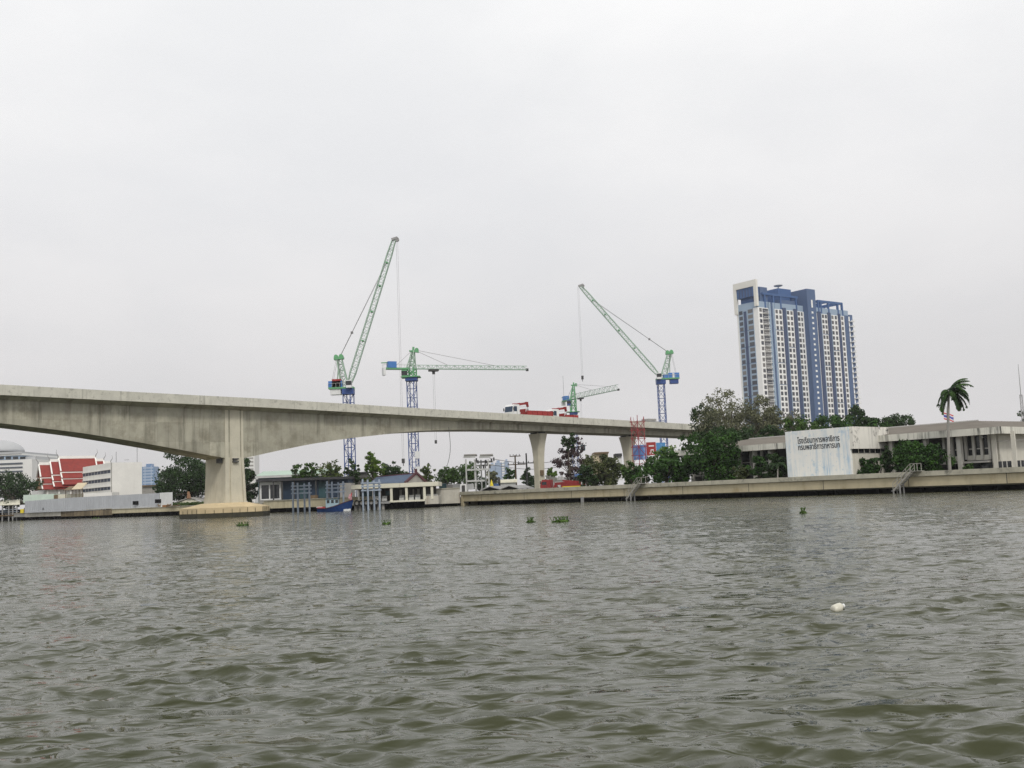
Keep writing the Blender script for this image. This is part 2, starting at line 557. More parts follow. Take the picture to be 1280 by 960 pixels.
# ------------------------------------------------------------------ water
def make_water():
    th = np.linspace(R(-56), R(56), 1000)
    r = [9.0]
    while r[-1] < 300: r.append(r[-1] * 1.0042)
    while r[-1] < 1500: r.append(r[-1] * 1.05)
    r = np.array(r)
    TH, RR = np.meshgrid(th, r)
    oy = -6.0
    X = RR * np.sin(TH)
    Y = RR * np.cos(TH) + oy
    Z = np.zeros_like(X)
    DX = np.zeros_like(X)
    DY = np.zeros_like(X)
    dist = np.sqrt(X * X + Y * Y)
    sp = np.maximum(RR * .0042, RR * (th[1] - th[0]))
    g = np.random.default_rng(11)
    lams = np.exp(np.linspace(math.log(.13), math.log(2.8), 140))
    # slow gusts: patches of stronger and weaker chop
    N = np.zeros_like(X)
    for i in range(22):
        a = g.uniform(0, 2 * math.pi)
        L = math.exp(g.uniform(math.log(1.0), math.log(14)))
        N += np.sin((X * math.cos(a) * .7 + Y * math.sin(a)) * 2 * math.pi / L + g.uniform(0, 6.28))
    gust = np.clip(.86 * np.exp(.52 * N / math.sqrt(11)) - .06, .3, 1.55)
    for lam in lams:
        lam = lam * g.uniform(.93, 1.07)
        a = R(-100) + g.normal(0, R(30)) if g.random() < .72 else R(-62) + g.normal(0, R(26))
        k = 2 * math.pi / lam
        sl = .034 if lam < .25 else .038 if lam < .5 else .026 if lam < .75 else .0135 if lam < 1.1 else .0065 if lam < 1.7 else .0035
        A = sl / k
        wgt = np.clip(lam / (2.2 * sp) - .6, 0, 1) * np.clip(1.25 - dist / 170, .25, 1)
        ph = k * (X * math.cos(a) + Y * math.sin(a)) + g.uniform(0, 6.28)
        c = np.cos(ph)
        s = np.sin(ph)
        q = A * wgt * gust
        Z += q * c
        DX -= q * .7 * math.cos(a) * s
        DY -= q * .7 * math.sin(a) * s
    X = X + DX
    Y = Y + DY
    nr, nc = X.shape
    co = np.stack([X, Y, Z], -1).reshape(-1, 3)
    idx = np.arange(nr * nc).reshape(nr, nc)
    fa = np.stack([idx[:-1, :-1], idx[:-1, 1:], idx[1:, 1:], idx[1:, :-1]], -1).reshape(-1, 4)[:, ::-1]
    me = bpy.data.meshes.new('water')
    me.vertices.add(len(co))
    me.vertices.foreach_set('co', co.ravel())
    me.loops.add(fa.size)
    me.loops.foreach_set('vertex_index', fa.ravel().astype(np.int32))
    me.polygons.add(len(fa))
    me.polygons.foreach_set('loop_start', np.arange(0, fa.size, 4, dtype=np.int32))
    me.polygons.foreach_set('use_smooth', np.ones(len(fa), dtype=bool))
    me.update(calc_edges=True)
    g_ = NG('river_water')
    o = g_.obj()
    col = g_.mix(g_.mapr(g_.noise(o, .05, 3), .35, .65), (.036, .041, .016), (.050, .052, .024))
    g_.l(col, g_.b.inputs['Base Color'])
    g_.b.inputs['Roughness'].default_value = .07
    g_.b.inputs['IOR'].default_value = 1.333
    g_.b.inputs['Specular IOR Level'].default_value = .44
    nrm = None
    for sc, size, st, dist_ in (((.7, 1.6, 1), 1.0, .8, .2), ((2.2, 4.0, 1), 1.4, .8, .06), ((6., 9., 1), 1.7, .4, .015)):
        nz_ = g_.n('ShaderNodeTexNoise', noise_type='RIDGED_MULTIFRACTAL')
        nz_.inputs['Scale'].default_value = size
        nz_.inputs['Detail'].default_value = 3
        nz_.inputs['Roughness'].default_value = .55
        nz_.inputs['Distortion'].default_value = .4
        g_.l(g_.mapping(o, sc), nz_.inputs['Vector'])
        bb = g_.n('ShaderNodeBump')
        bb.inputs['Strength'].default_value = st
        bb.inputs['Distance'].default_value = dist_
        g_.l(nz_.outputs[0], bb.inputs['Height'])
        if nrm is not None: g_.l(nrm, bb.inputs['Normal'])
        nrm = bb.outputs[0]
    g_.l(nrm, g_.b.inputs['Normal'])
    me.materials.append(g_.m)
    ob = link(bpy.data.objects.new('water', me))
    tag(ob, 'wide choppy grey-olive river surface', kind='structure')


make_water()

# ------------------------------------------------------------------ banks and ground
WA = ground_at(577, 632)
WB = ground_at(1280, 612)
wd = (WB - WA)
wd.z = 0
wd.normalize()
wn_ = V(-wd.y, wd.x, 0)            # inland
WANG = math.atan2(wd.y, wd.x)
bank_px = [(-260, 650.5, 420), (-60, 0, 325), (0, 0, 300), (32, 0, 286), (225, 0, 240), (330, 0, 214), (440, 0, 196), (545, 0, 199)]
BK = []
for u, _, D in bank_px:
    p = at(u, 640, D)
    BK.append(V(p.x, p.y, 0))
BK.append(V(WA.x, WA.y, 0) - wd * .4)
outline = [BK[0] + V(-900, 500, 0)] + BK
WEND = WA + wd * 230
outline += [V(WEND.x, WEND.y, 0), V(1400, -60, 0), V(1400, 1450, 0), V(-1450, 1450, 0)]
gm = MB()
inl = []
for i, p in enumerate(outline):
    q = p.copy()
    if 1 <= i < len(outline) - 3: q += V(.25, .97, 0) * 3.0
    q.z = 1.75
    inl.append(q)
gm.poly(inl[::-1])
skirt = MB()
gnd = gm.build('ground', M['asphalt'])
tag(gnd, 'dark bare ground behind the river walls', kind='structure')


def path_pt(pts, t):      # arc-length helper
    L = [0]
    for a, b in zip(pts[:-1], pts[1:]): L.append(L[-1] + (b - a).length)
    return L


# --- right flood wall (local x along wall, y inland)
wl_root = thing('flood_wall', 'long tan concrete flood wall with overhanging face in front of the school', 'river wall', (WA.x, WA.y, 0), WANG)
LW = 230
MB().box(0, LW, .0, .35, .78, 1.98).build('face_panel', M['wall'], wl_root)
MB().box(-.1, LW, -.28, .5, 2.02, 2.62).build('cap_beam', M['walltop'], wl_root)
MB().box(-.1, LW, -.14, .45, 1.975, 2.025).build('drip_ledge', M['walltop'], wl_root)
MB().box(0, LW, .36, 3.4, 1.2, 1.9).build('deck_slab', M['walltop'], wl_root)
MB().box(-.3, LW, 3.4, 3.9, -2, 1.9).build('rear_wall', M['dark'], wl_root)  # black back face paints in the shade below the overhang
for x in np.arange(6.1, 130, 12.2): MB().box(x - .04, x + .04, -.012, .0, .74, 1.97).build('joint', M['darksteel'], wl_root)
MB().box(0, .6, -.15, 3.4, -1, 2.0).build('end_post', M['wall'], wl_root)
MB().box(-.02, LW, .06, .5, .62, .78).build('lower_edge', M['algae'], wl_root)
for k, x in enumerate(np.arange(1.2, 150, 3.05)):
    MB().tube([(x, 1.0, -2), (x, 1.0, 1.2)], .22, 8).build('pile', M['dark'], wl_root)
for x in (33.2,):
    MB().box(x - .25, x + .25, -.25, .0, .0, .85).build('fender_block', M['steelgrey'], wl_root)


def wloc(u, v, yoff):
    p0 = WA + wn_ * yoff
    p = hit(u, v, p0, wn_)
    d = p - WA
    return d.dot(wd), p.z


# --- stairs over the wall
def stair_at(u, label, first=None):
    x, _ = wloc(u, 610, -.3)
    loc = WA + wd * x
    loc.z = 0
    if first: return dup(first, loc, WANG, label, 'steel stairs over the flood wall')
    t = thing('steel_stair', label, 'stair', loc, WANG, 'steel stairs over the flood wall')
    # runs down towards -x along the wall face, two runs of handrail
    a = V(1.3, 0, 2.65); b = V(-1.2, 0, .35)
    for y in (-.42, -1.30):
        m = MB().beam(a + V(0, y, 0), b + V(0, y, 0), .09, .22)
        m.build('stringer', M['stairgrey'], t)
    m = MB()
    for i in range(9):
        p = a.lerp(b, (i + .5) / 9)
        m.box(p.x - .14, p.x + .14, -1.28, -.44, p.z - .03, p.z + .03)
    m.each('tread', M['stairgrey'], t)
    for y in (-.36, -1.36):
        m = MB()
        for dz in (.95, .5): m.beam(a + V(0, y, dz), b + V(0, y, dz), .06)
        for i in range(5):
            p = a.lerp(b, i / 4)
            m.beam(p + V(0, y, 0), p + V(0, y, .95), .06)
        m.beam(a + V(0, y, .95), a + V(.9, y, .95), .06)
        m.beam(a + V(.9, y, .95), a + V(.9, y, -.02), .06)
        m.build('handrail', M['stairgrey'], t)
    m = MB()
    m.box(-1.45, -1.05, -1.4, -.3, .28, .36)
    for y in (-.4, -1.3): m.beam(V(-1.2, y, .3), V(-1.2, y, -1.5), .14)
    for y in (-.4, -1.3): m.beam(V(-.3, y, 1.1), V(-.3, y, -1.5), .14)
    m.build('landing_frame', M['steelgrey'], t)
    m = MB().box(1.2, 2.2, -1.36, .4, 2.64, 2.70)
    m.build('top_platform', M['stairgrey'], t)
    return t


st1 = stair_at(1133, 'steel stair over the flood wall in front of the big round bush')
stair_at(795, 'steel stair over the flood wall below the red scaffold tower', st1)

# --- centre and left bank retaining walls
def bankwall(name, label, pts, zt, zb, mat, th=.5, piles=True, cap=True, capmat=None):
    o0 = pts[0].copy()
    root = thing(name, label, 'river wall', (o0.x, o0.y, 0), 0, None, local=False)
    nsub = []
    for p, q in zip(pts[:-1], pts[1:]):
        d = (q - p).normalized()
        nn = V(-d.y, d.x, 0)
        if nn.y < 0: nn = -nn
        nsub.append((p, q, d, nn))
    m = MB(); mc = MB(); mb = MB(); mp_ = MB()
    for p, q, d, nn in nsub:
        def bx(mm, y0, y1, z0, z1):
            mm.hexa([p + nn * y0 + V(0, 0, z0), q + nn * y0 + V(0, 0, z0), q + nn * y1 + V(0, 0, z0), p + nn * y1 + V(0, 0, z0),
                     p + nn * y0 + V(0, 0, z1), q + nn * y0 + V(0, 0, z1), q + nn * y1 + V(0, 0, z1), p + nn * y1 + V(0, 0, z1)])
        bx(m, 0, th, zb, zt)
        if cap: bx(mc, -.15, th + .1, zt, zt + .14)
        bx(mb, 2.2, 4.2, -2, zt - .25)
        bx(mb, th, 2.2, zt - .5, zt - .25)
    m.build('face_panel', mat, root)
    if cap: mc.build('coping', capmat or M['walltop'], root)
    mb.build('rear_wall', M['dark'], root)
    if piles:
        for p, q, d, nn in nsub:
            L = (q - p).length
            for s in np.arange(1.0, L, 2.6):
                c = p + d * s + nn * .8
                MB().tube([c + V(0, 0, -2), c + V(0, 0, zb + .05)], .17, 6).build('pile', M['dark'], root)
    return root


bankwall('river_wall', 'yellowish concrete river wall on dark piles behind the mooring posts', BK[5:7] + [BK[6].lerp(BK[7], .30)], 2.35, .85, M['bankwall'])
bankwall('river_wall', 'whitewashed rust-stained river wall between ferry pier and flood wall', [BK[6].lerp(BK[7], .93), BK[7], BK[8]], 3.3, .5, M['bankpale'], piles=False)
bankwall('river_wall', 'low tan river wall with dark underside left of the bridge pier', BK[4:6], 2.0, .95, M['bankwall'])
bankwall('river_wall', 'pale concrete quay edge below the grey sheet hoarding', [BK[3], BK[3].lerp(BK[4], .26)], 2.0, .8, M['bankpale'])
bankwall('river_wall', 'brown timber and concrete quay edge below the grey sheet hoarding', [BK[3].lerp(BK[4], .262), BK[3].lerp(BK[4], .6)], 2.1, .6, M['quay'])
bankwall('river_wall', 'tan quay edge with black underside between timber quay and bridge pier', [BK[3].lerp(BK[4], .602), BK[4] - V(.1, 0, 0)], 1.95, .95, M['bankwall'])
bankwall('river_wall', 'dark low quay edge behind the white-roofed landing', BK[0:4], 1.9, .9, M['greyplaster'])

# ------------------------------------------------------------------ bridge
N1 = at(293, 580, 165)
N2 = at(674, 560, 214)
bd = N2 - N1
bd.z = 0
LB = bd.length
bd.normalize()
bn = V(bd.y, -bd.x, 0)      # towards camera
BANG = math.atan2(bd.y, bd.x)
HW = 3.05                   # half width of box
BC = N1 - bn * HW
BC.z = 0
top_s = np.array([-120, -60, -35.8, -19, -8, 3, 21.8, 39.8, 60.9, 89.9, 98.2, 119, 260])
top_z = np.array([18.6, 19.25, 19.22, 18.98, 18.85, 18.75, 18.40, 18.05, 17.70, 17.22, 17.08, 16.75, 14.8])
sof_s = np.array([-120, -75, -50, -35.2, -24.4, -18.1, -10.3, -7.2, -2.2, 2.2, 6.9, 14.1, 21.6, 35.9, 45.4, 57, 69, 98, 119, 260])
sof_z = np.array([14.2, 15.6, 15.2, 14.16, 12.98, 12.05, 10.78, 10.22, 9.33, 9.30, 10.22, 11.50, 12.52, 13.95, 14.42, 14.62, 14.52, 14.20, 13.9, 11.9])


def smooth_interp(x, xs, ys):
    xs_ = np.asarray(x)
    acc = 0
    for o in (-1.5, -.75, 0, .75, 1.5): acc = acc + np.interp(xs_ + o, xs, ys)
    return acc / 5


ss = np.concatenate([np.arange(-120, -2.2, 1.2), [-2.2, 2.2], np.arange(3.4, 262, 1.5)])
tz = smooth_interp(ss, top_s, top_z) - 1.0      # deck top
bz = smooth_interp(ss, sof_s, sof_z)
bz[(ss >= -2.2) & (ss <= 2.2)] = 9.32
br = thing('viaduct', 'long concrete box girder rail viaduct crossing river and bank', 'bridge', BC, BANG)
rings = []
for s, t, b in zip(ss, tz, bz):
    rings.append([(s, -HW, b), (s, -HW, t - .95), (s, -HW - 1.35, t - .34), (s, -HW - 1.35, t - .02), (s, HW + 1.35, t - .02), (s, HW + 1.35, t - .34), (s, HW, t - .95), (s, HW, b)])
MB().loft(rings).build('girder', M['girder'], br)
for sg in (-1, 1):
    rr = []
    for s, t in zip(ss, tz):
        y0 = sg * (HW + 1.72); y1 = sg * (HW + 1.40)
        a = [(s, y0, t - .42), (s, y0, t + .98), (s, y1, t + 1.0), (s, y1, t - .45)]
        rr.append(a if sg < 0 else a[::-1])
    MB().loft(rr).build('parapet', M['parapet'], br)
# main pier: two legs of a shaft with shallow rib
m = MB()
def ring(z, a, b, x0=0.): return [(x0 - a, -b, z), (x0 + a, -b, z), (x0 + a, b, z), (x0 - a, b, z)]
m.loft([ring(1.9, 1.98, 3.35), ring(4, 1.80, 3.20), ring(7, 1.68, 3.12), ring(9.34, 1.66, 3.09)])
pr = m.build('pier', M['pier'], br)
m = MB()
for x0, x1 in ((-1.62, -1.05), (-.75, 1.0), (1.2, 1.6)):
    m.hexa([(x0 * 1.15, -3.46, 2.2), (x1 * 1.15, -3.46, 2.2), (x1 * 1.15, -3.0, 2.2), (x0 * 1.15, -3.0, 2.2),
            (x0, -3.17, 9.34), (x1, -3.17, 9.34), (x1, -2.9, 9.34), (x0, -2.9, 9.34)])
    m.box(x0, x1, -3.14, -2.9, 9.34, 16.9)
m.build('rib', M['pier'], pr)
m = MB()
m.box(-2.3, -1.7, -2.4, -1.5, 8.5, 9.2)
m.box(-.45, .5, -3.6, -3.1, 8.55, 8.75)
m.box(-.45, .5, -3.6, -3.1, 9.0, 9.2)
m.box(-.40, -.1, -3.5, -3.1, 8.75, 9.0)
m.each('bracket', M['darksteel'], pr)


def octa(rx, ry, z, ch=.42, rot=0.):
    pts = []
    for i in range(8):
        t = 2 * math.pi * (i + .5) / 8 + rot
        pts.append((rx * math.cos(t) * 1.05, ry * math.sin(t) * 1.05, z))
    return pts


pc = MB().loft([octa(6.5, 7.2, -2), octa(6.55, 7.25, .72)]).build('pile_cap', M['algae'], br)
m = MB()
m.loft([octa(6.5, 7.2, .70), octa(6.5, 7.2, 1.55), octa(6.1, 6.8, 1.62), octa(3.2, 4.4, 2.25)])
m.build('cap_top', M['pilecap'], pc)
m = MB()
O1 = octa(6.62, 7.32, 0)
for i in range(8):
    a = Vector(O1[i]); b = Vector(O1[(i + 1) % 8])
    for k in range(1, 5):
        p = a.lerp(b, k / 4.0 - .02)
        m.cbox((p.x, p.y, 1.0 + random.uniform(-.1, .1)), .05, .05, random.uniform(.5, .9))
m.each('cap_joint', M['algae'], pc)
# land piers, flared heads
def landpier(s, zb_):
    zt = float(np.interp(s, ss, bz)) - .35
    m = MB()
    prof = [(1.7, .92, .98), (6, .88, .92), (zt - 5, .9, 1.0), (zt - 3, .95, 1.2), (zt - 1.4, 1.02, 1.55), (zt, 1.1, 1.95)]
    rs = []
    for z, a, b in prof:
        c = .28
        rs.append([(s - a + c, -b, z), (s + a - c, -b, z), (s + a, -b + c, z), (s + a, b - c, z), (s + a - c, b, z), (s - a + c, b, z), (s - a, b - c, z), (s - a, -b + c, z)])
    m.loft(rs)
    p = m.build('pier', M['pier'], br)
    m = MB()
    for y in (-1.2, 1.2): m.box(s - .5, s + .5, y - .5, y + .5, zt, zt + .37)
    m.each('bearing', M['darksteel'], p)
    if s < 80:
        MB().box(s - .7, s + .1, -1.2, -.88, 5.4, 6.5).build('junction_box', M['timber'], p)


for s in (LB + 2.9, 102.2, 137, 172, 207, 242): landpier(s, 0)
# cover boards stacked on the deck
def bpt(u, v, y):
    p0 = BC + bn * (-y)
    h = hit(u, v, p0, bn)
    return (h - BC).dot(bd), h.z


def deckz(s): return float(np.interp(s, ss, tz))


def bworld(s, y, z):
    p = BC + bd * s - bn * y
    return V(p.x, p.y, z)


s0, z0 = bpt(813, 524, -2.5)
t = thing('site_shelter', 'low flat-roofed grey site shelter on the viaduct deck beside the scaffold', 'shelter', bworld(s0, -2.3, deckz(s0)), BANG)
MB().hexa([(-3.4, -1.4, 1.25), (3.6, -1.4, .95), (3.6, 1.4, .95), (-3.4, 1.4, 1.25), (-3.4, -1.4, 1.5), (3.6, -1.4, 1.15), (3.6, 1.4, 1.15), (-3.4, 1.4, 1.5)]).build('roof', M['steelgrey'], t)
MB().box(-1.8, 1.2, -1.0, 1.0, 1.45, 1.9).build('tarpaulin', M['greyplaster'], t)
for x in (-3, 3):
    for y in (-1.2, 1.2): MB().beam((x, y, 0), (x, y, 1.2), .1).build('post', M['darksteel'], t)

# hanging cable from soffit
a = at(561, 537, 196); b = at(548, 606, 204)
m = MB()
pts = []
for i in range(13):
    q = i / 12
    p = a.lerp(b, q)
    pts.append(p + V(1.4 * math.sin(q * math.pi) * .8, 0, 0))
pts[0].z += .5
o = m.tube(pts, .05, 6).build('hanging_cable', M['rope'], loc=(b.x, b.y, b.z))
tag(o, 'dark cable hanging in a slack curve from the viaduct underside', 'cable')

# ------------------------------------------------------------------ trucks
def truck(name, label, cat, loc, rot, cab, body, boomm, cabglass, stripe=None, L=9.2, low=False, group=None):
    """local +x is forwards; a cab-over truck with a knuckle boom behind the cab"""
    t = thing(name, label, cat, loc, rot, group)
    h = .85
    MB().box(-L / 2 + .2, L / 2 - .3, -.45, .45, .62, .92).build('chassis', M['darksteel'], t)
    xf = L / 2
    hc = 2.35 if not low else 1.9
    prof = [(xf - 2.0, h - .2), (xf - .05, h - .25), (xf, h + .75), (xf - .22, h + hc - .35), (xf - .45, h + hc), (xf - 1.95, h + hc), (xf - 2.0, h + hc - .2)]
    c = MB().prism([(x, -1.2, z) for x, z in prof], (0, 2.4, 0)).build('cab', cab, t)
    MB().hexa([(xf + .02, -1.08, h + .85), (xf + .02, 1.08, h + .85), (xf - .10, 1.08, h + .85), (xf - .10, -1.08, h + .85),
               (xf - .19, -1.08, h + hc - .38), (xf - .19, 1.08, h + hc - .38), (xf - .30, 1.08, h + hc - .38), (xf - .30, -1.08, h + hc - .38)]).build('windscreen', cabglass, c)
    for y in (-1.225, 1.205):
        MB().box(xf - 1.25, xf - .38, y, y + .02, h + .95, h + hc - .4).build('side_window', cabglass, c)
        MB().box(xf - 1.28, xf - 1.22, y - (.01 if y < 0 else -.01), y + .02, h + .05, h + .93).build('door_seam', M['darksteel'], c)
    MB().box(xf - .05, xf + .12, -1.22, 1.22, .45, .85).build('bumper', M['whitest'] if not low else body, t)
    for y in (-.85, .85): MB().box(xf + .10, xf + .14, y - .2, y + .2, .62, .78).build('headlight', M['galv'], t)
    for y in (-1.45, 1.45): MB().box(xf - .2, xf - .05, y - .1, y + .1, h + 1.1, h + 1.7).build('mirror', M['darksteel'], t)
    # bed with side boards and posts
    x1 = xf - 4.0; x0 = -L / 2
    zb0, zb1 = 1.05, (2.05 if not low else 1.75)
    b = MB()
    b.box(x0, x1, -1.22, 1.22, zb0, zb0 + .14)
    b.box(x0, x1, -1.22, -1.14, zb0 + .14, zb1); b.box(x0, x1, 1.14, 1.22, zb0 + .14, zb1)
    b.box(x1 - .08, x1, -1.14, 1.14, zb0 + .14, zb1 + .35); b.box(x0, x0 + .08, -1.14, 1.14, zb0 + .14, zb1)
    bed = b.build('cargo_bed', body, t)
    b = MB()
    for i in range(6):
        x = x0 + .1 + (x1 - x0 - .2) * i / 5
        for y in (-1.25, 1.25): b.box(x - .05, x + .05, y - .03, y + .03, zb0, zb1)
    b.each('stake_post', M['darkred'], bed)
    if stripe:
        for y in (-1.30, 1.285): MB().box(x0 + .6, x1 - .3, y, y + .015, zb0 + .1, zb0 + .32).build('stripe', stripe, bed)
    # wheels
    for x in (xf - 1.25, -L / 2 + 1.4, -L / 2 + 2.65):
        for y in (-1.02, 1.02):
            w_ = MB().tube([(x, y - .17, .5), (x, y + .17, .5)], .5, 16).build('wheel', M['tyre'], t)
            MB().tube([(x, y - .19, .5), (x, y + .19, .5)], .24, 10).build('rim', M['galv'], w_)
    # loader crane
    xc = xf - 2.75
    MB().box(xc - .35, xc + .35, -1.2, 1.2, .92, 1.35).build('outrigger', M['darkred'], t)
    cr = MB().box(xc - .22, xc + .22, -.25, .25, 1.35, 3.0 if not low else 1.9)
    cr.box(xc - .32, xc + .32, -.35, .35, 1.35, 1.7)
    k = cr.build('crane_column', cab if not low else body, t)
    zt = 3.35 if not low else 2.0
    bm = MB()
    if not low:
        bm.beam((xc + 1.0, 0, zt - .30), (xc - .5, 0, zt + .05), .5, .55)
        bm.beam((xc - .4, 0, zt + .02), (xc - 2.7, 0, zt + .30), .42, .46)
        bm.beam((xc - 2.6, 0, zt + .45), (xc - 2.85, 0, zt - .45), .34, .4)
        bm.cbox((xc + 1.0, 0, zt - .2), .7, .6, .65)
        bm.cbox((xc - 2.55, 0, zt + .3), .55, .5, .55)
    else:
        bm.beam((xc + .2, 0, 1.9), (xc - 4.5, 0, 2.05), .45, .5)
        bm.beam((xc - 4.4, 0, 2.1), (xc - 1.4, 0, 2.45), .32, .34)
    bm.build('loader_boom', boomm, k)
    hk = MB()
    if not low:
        hk.beam((xc - 2.86, 0, zt - .4), (xc - 2.86, 0, zt - .95), .08)
        hk.cbox((xc - 2.86, 0, zt - 1.05), .18, .14, .25)
        hk.build('hook', M['darksteel'], k)
    rk = MB()
    for y in (-1.1, 1.1):
        rk.beam((xf - 3.9, y, 1.8), (xf - 3.9, y, 2.9), .07)
    rk.beam((xf - 3.9, -1.1, 2.9), (xf - 3.9, 1.1, 2.9), .07)
    if not low: rk.build('headboard_frame', M['whitest'], t)
    return t


sa, _ = bpt(635.5, 512, -2.2)
sb, _ = bpt(686, 514, -2.2)
sc_, _ = bpt(686.5, 514, -2.2)
sd_, _ = bpt(716, 516, -2.2)
print('truck spans', sa, sb, sc_, sd_)
L1 = sb - sa
smid = (sa + sb) / 2
truck('crane_truck', 'white-cab crane truck with red bed and blue-grey windscreen, front one on the viaduct', 'truck', bworld(smid, -2.2, deckz(smid)), BANG + math.pi, M['whitest'], M['red'], M['darkred'], M['navy'], L=min(max(L1, 8.5), 13), group='crane trucks on the viaduct')
se_, _ = bpt(685.5, 514, 1.4)
sd_, _ = bpt(717.5, 516, 1.4)
truck('crane_truck', 'white-cab crane truck parked behind the other, tail under the small crane mast', 'truck', bworld((se_ + sd_) / 2, 1.4, deckz((se_ + sd_) / 2)), BANG + math.pi, M['whitest'], M['red'], M['darkred'], M['navy'], L=sd_ - se_, group='crane trucks on the viaduct')
p = at(706, 609, 198)
truck('crane_truck', 'all-red crane truck with yellow stripe parked behind the flood wall', 'truck', V(p.x, 198, 1.5), R(166), M['darkred'], M['darkred'], M['darkred'], M['glassdark'], M['yellow'], L=9.0, low=True)
p = at(733, 606, 196)
t = thing('red_pump_unit', 'small red framed machine with white panels behind the flood wall', 'machine', V(p.x, 196, 1.8), R(-10))
MB().box(-.9, .9, -.6, .6, .2, .9).build('base', M['darkred'], t)
for x in (-.8, 0, .8): MB().box(x - .09, x + .09, -.62, -.5, .9, 2.0).build('panel', M['whitest'], t)
MB().box(-1.1, 1.1, -.7, .7, 2.0, 2.12).build('canopy', M['red'], t)
for x in (-1., 1.):
    for y in (-.6, .6): MB().beam((x, y, 0), (x, y, 2.0), .08).build('post', M['red'], t)

# ------------------------------------------------------------------ scaffold at third pier
D = 224
p0 = at(790.5, 560, D); p1 = at(806.5, 560, D)
zt = at(798, 527, D).z
t = thing('scaffold_tower', 'red tubular scaffold tower with spiky top against the viaduct pier', 'scaffold', (p0.x, D, 1.75), R(-6))
W_ = p1.x - p0.x
H_ = zt - 1.75
m = MB()
nl = 8
for x in (0, W_ / 2, W_):
    for y in (0, 2.0): m.beam((x, y, 0), (x, y, H_ + random.uniform(.4, 1.6)), .12)
m.each('standard', M['scaff'], t)
m = MB()
for k in range(1, nl + 1):
    z = H_ * k / nl
    for y in (0, 2.0): m.beam((-.3, y, z), (W_ + .3, y, z), .07)
    for x in (0, W_ / 2, W_): m.beam((x, -.2, z), (x, 2.2, z), .07)
m.each('ledger', M['scaff'], t)
m = MB()
for k in range(nl):
    z = H_ * k / nl
    z2 = H_ * (k + 1) / nl
    for y in (0, 2.0):
        m.beam((0, y, z), (W_ / 2, y, z2), .06); m.beam((W_ / 2, y, z2), (W_, y, z), .06)
        if k >= nl - 3:
            m.beam((W_ / 2, y, z), (0, y, z2), .06); m.beam((W_, y, z2), (W_ / 2, y, z), .06)
m.build('brace', M['scaff'], t)
m = MB()
for i in range(9):
    x = random.uniform(-.4, W_ + .4); y = random.uniform(0, 2)
    m.beam((W_ / 2, y, H_ - 3.5), (x, y, H_ + random.uniform(.2, 1.2)), .07)
m.build('rebar_bundle', M['scaff'], t)


def board(name, label, cat, u0, v0, u1, v1, D, mat, group=None, marks=None, th=.25):
    a = at(u0, v1, D); b = at(u1, v0, D)
    t = thing(name, label, cat, (a.x, D, 1.75), 0, group)
    w_ = b.x - a.x; z0 = a.z - 1.75; z1 = b.z - 1.75
    MB().box(0, w_, 0, th, z0, z1).build('panel', mat, t)
    m = MB()
    for x in (.12, w_ - .12): m.box(x - .08, x + .08, th, th + .16, 0, z1 - .1)
    m.each('post', M['steelgrey'], t)
    if marks:
        mm = MB()
        for (x0, x1_, q0, q1) in marks: mm.box(x0 * w_, x1_ * w_, -.03, 0, z0 + q0 * (z1 - z0), z0 + q1 * (z1 - z0))
        mm.build('lettering', M['whitest'], t)
    return t


board('site_hoarding', 'blue and white site board behind the red scaffold', 'hoarding', 792, 556, 807.5, 575, 228, M['netblue'], 'blue site boards by the scaffold', th=.2)
board('site_sign', 'red site sign with white marks between two blue boards', 'sign', 808.5, 552.5, 819.5, 569, 218, M['red'], None,
      [(.25, .8, .66, .76), (.42, .5, .2, .42), (.5, .75, .36, .44), (.68, .76, .2, .36), (.3, .42, .12, .2), (.55, .9, .1, .16)])
board('site_hoarding', 'bright blue site board right of the red sign', 'hoarding', 821, 553, 831.5, 570, 219, M['boardblue'], 'blue site boards by the scaffold')

# ------------------------------------------------------------------ cranes
def mast(root, x, D, zt, w, n, mat=None):
    m = MB().lattice((x, D, 1.5), (x, D, zt), w, w, w, w, n, .21, .095, up=(.35, 1, 0))
    m.build('mast', mat or M['blue'], root)
    MB().box(x - 2.4, x + 2.4, D - 2.4, D + 2.4, 1.2, 2.3).build('base_block', M['greyplaster'], root)


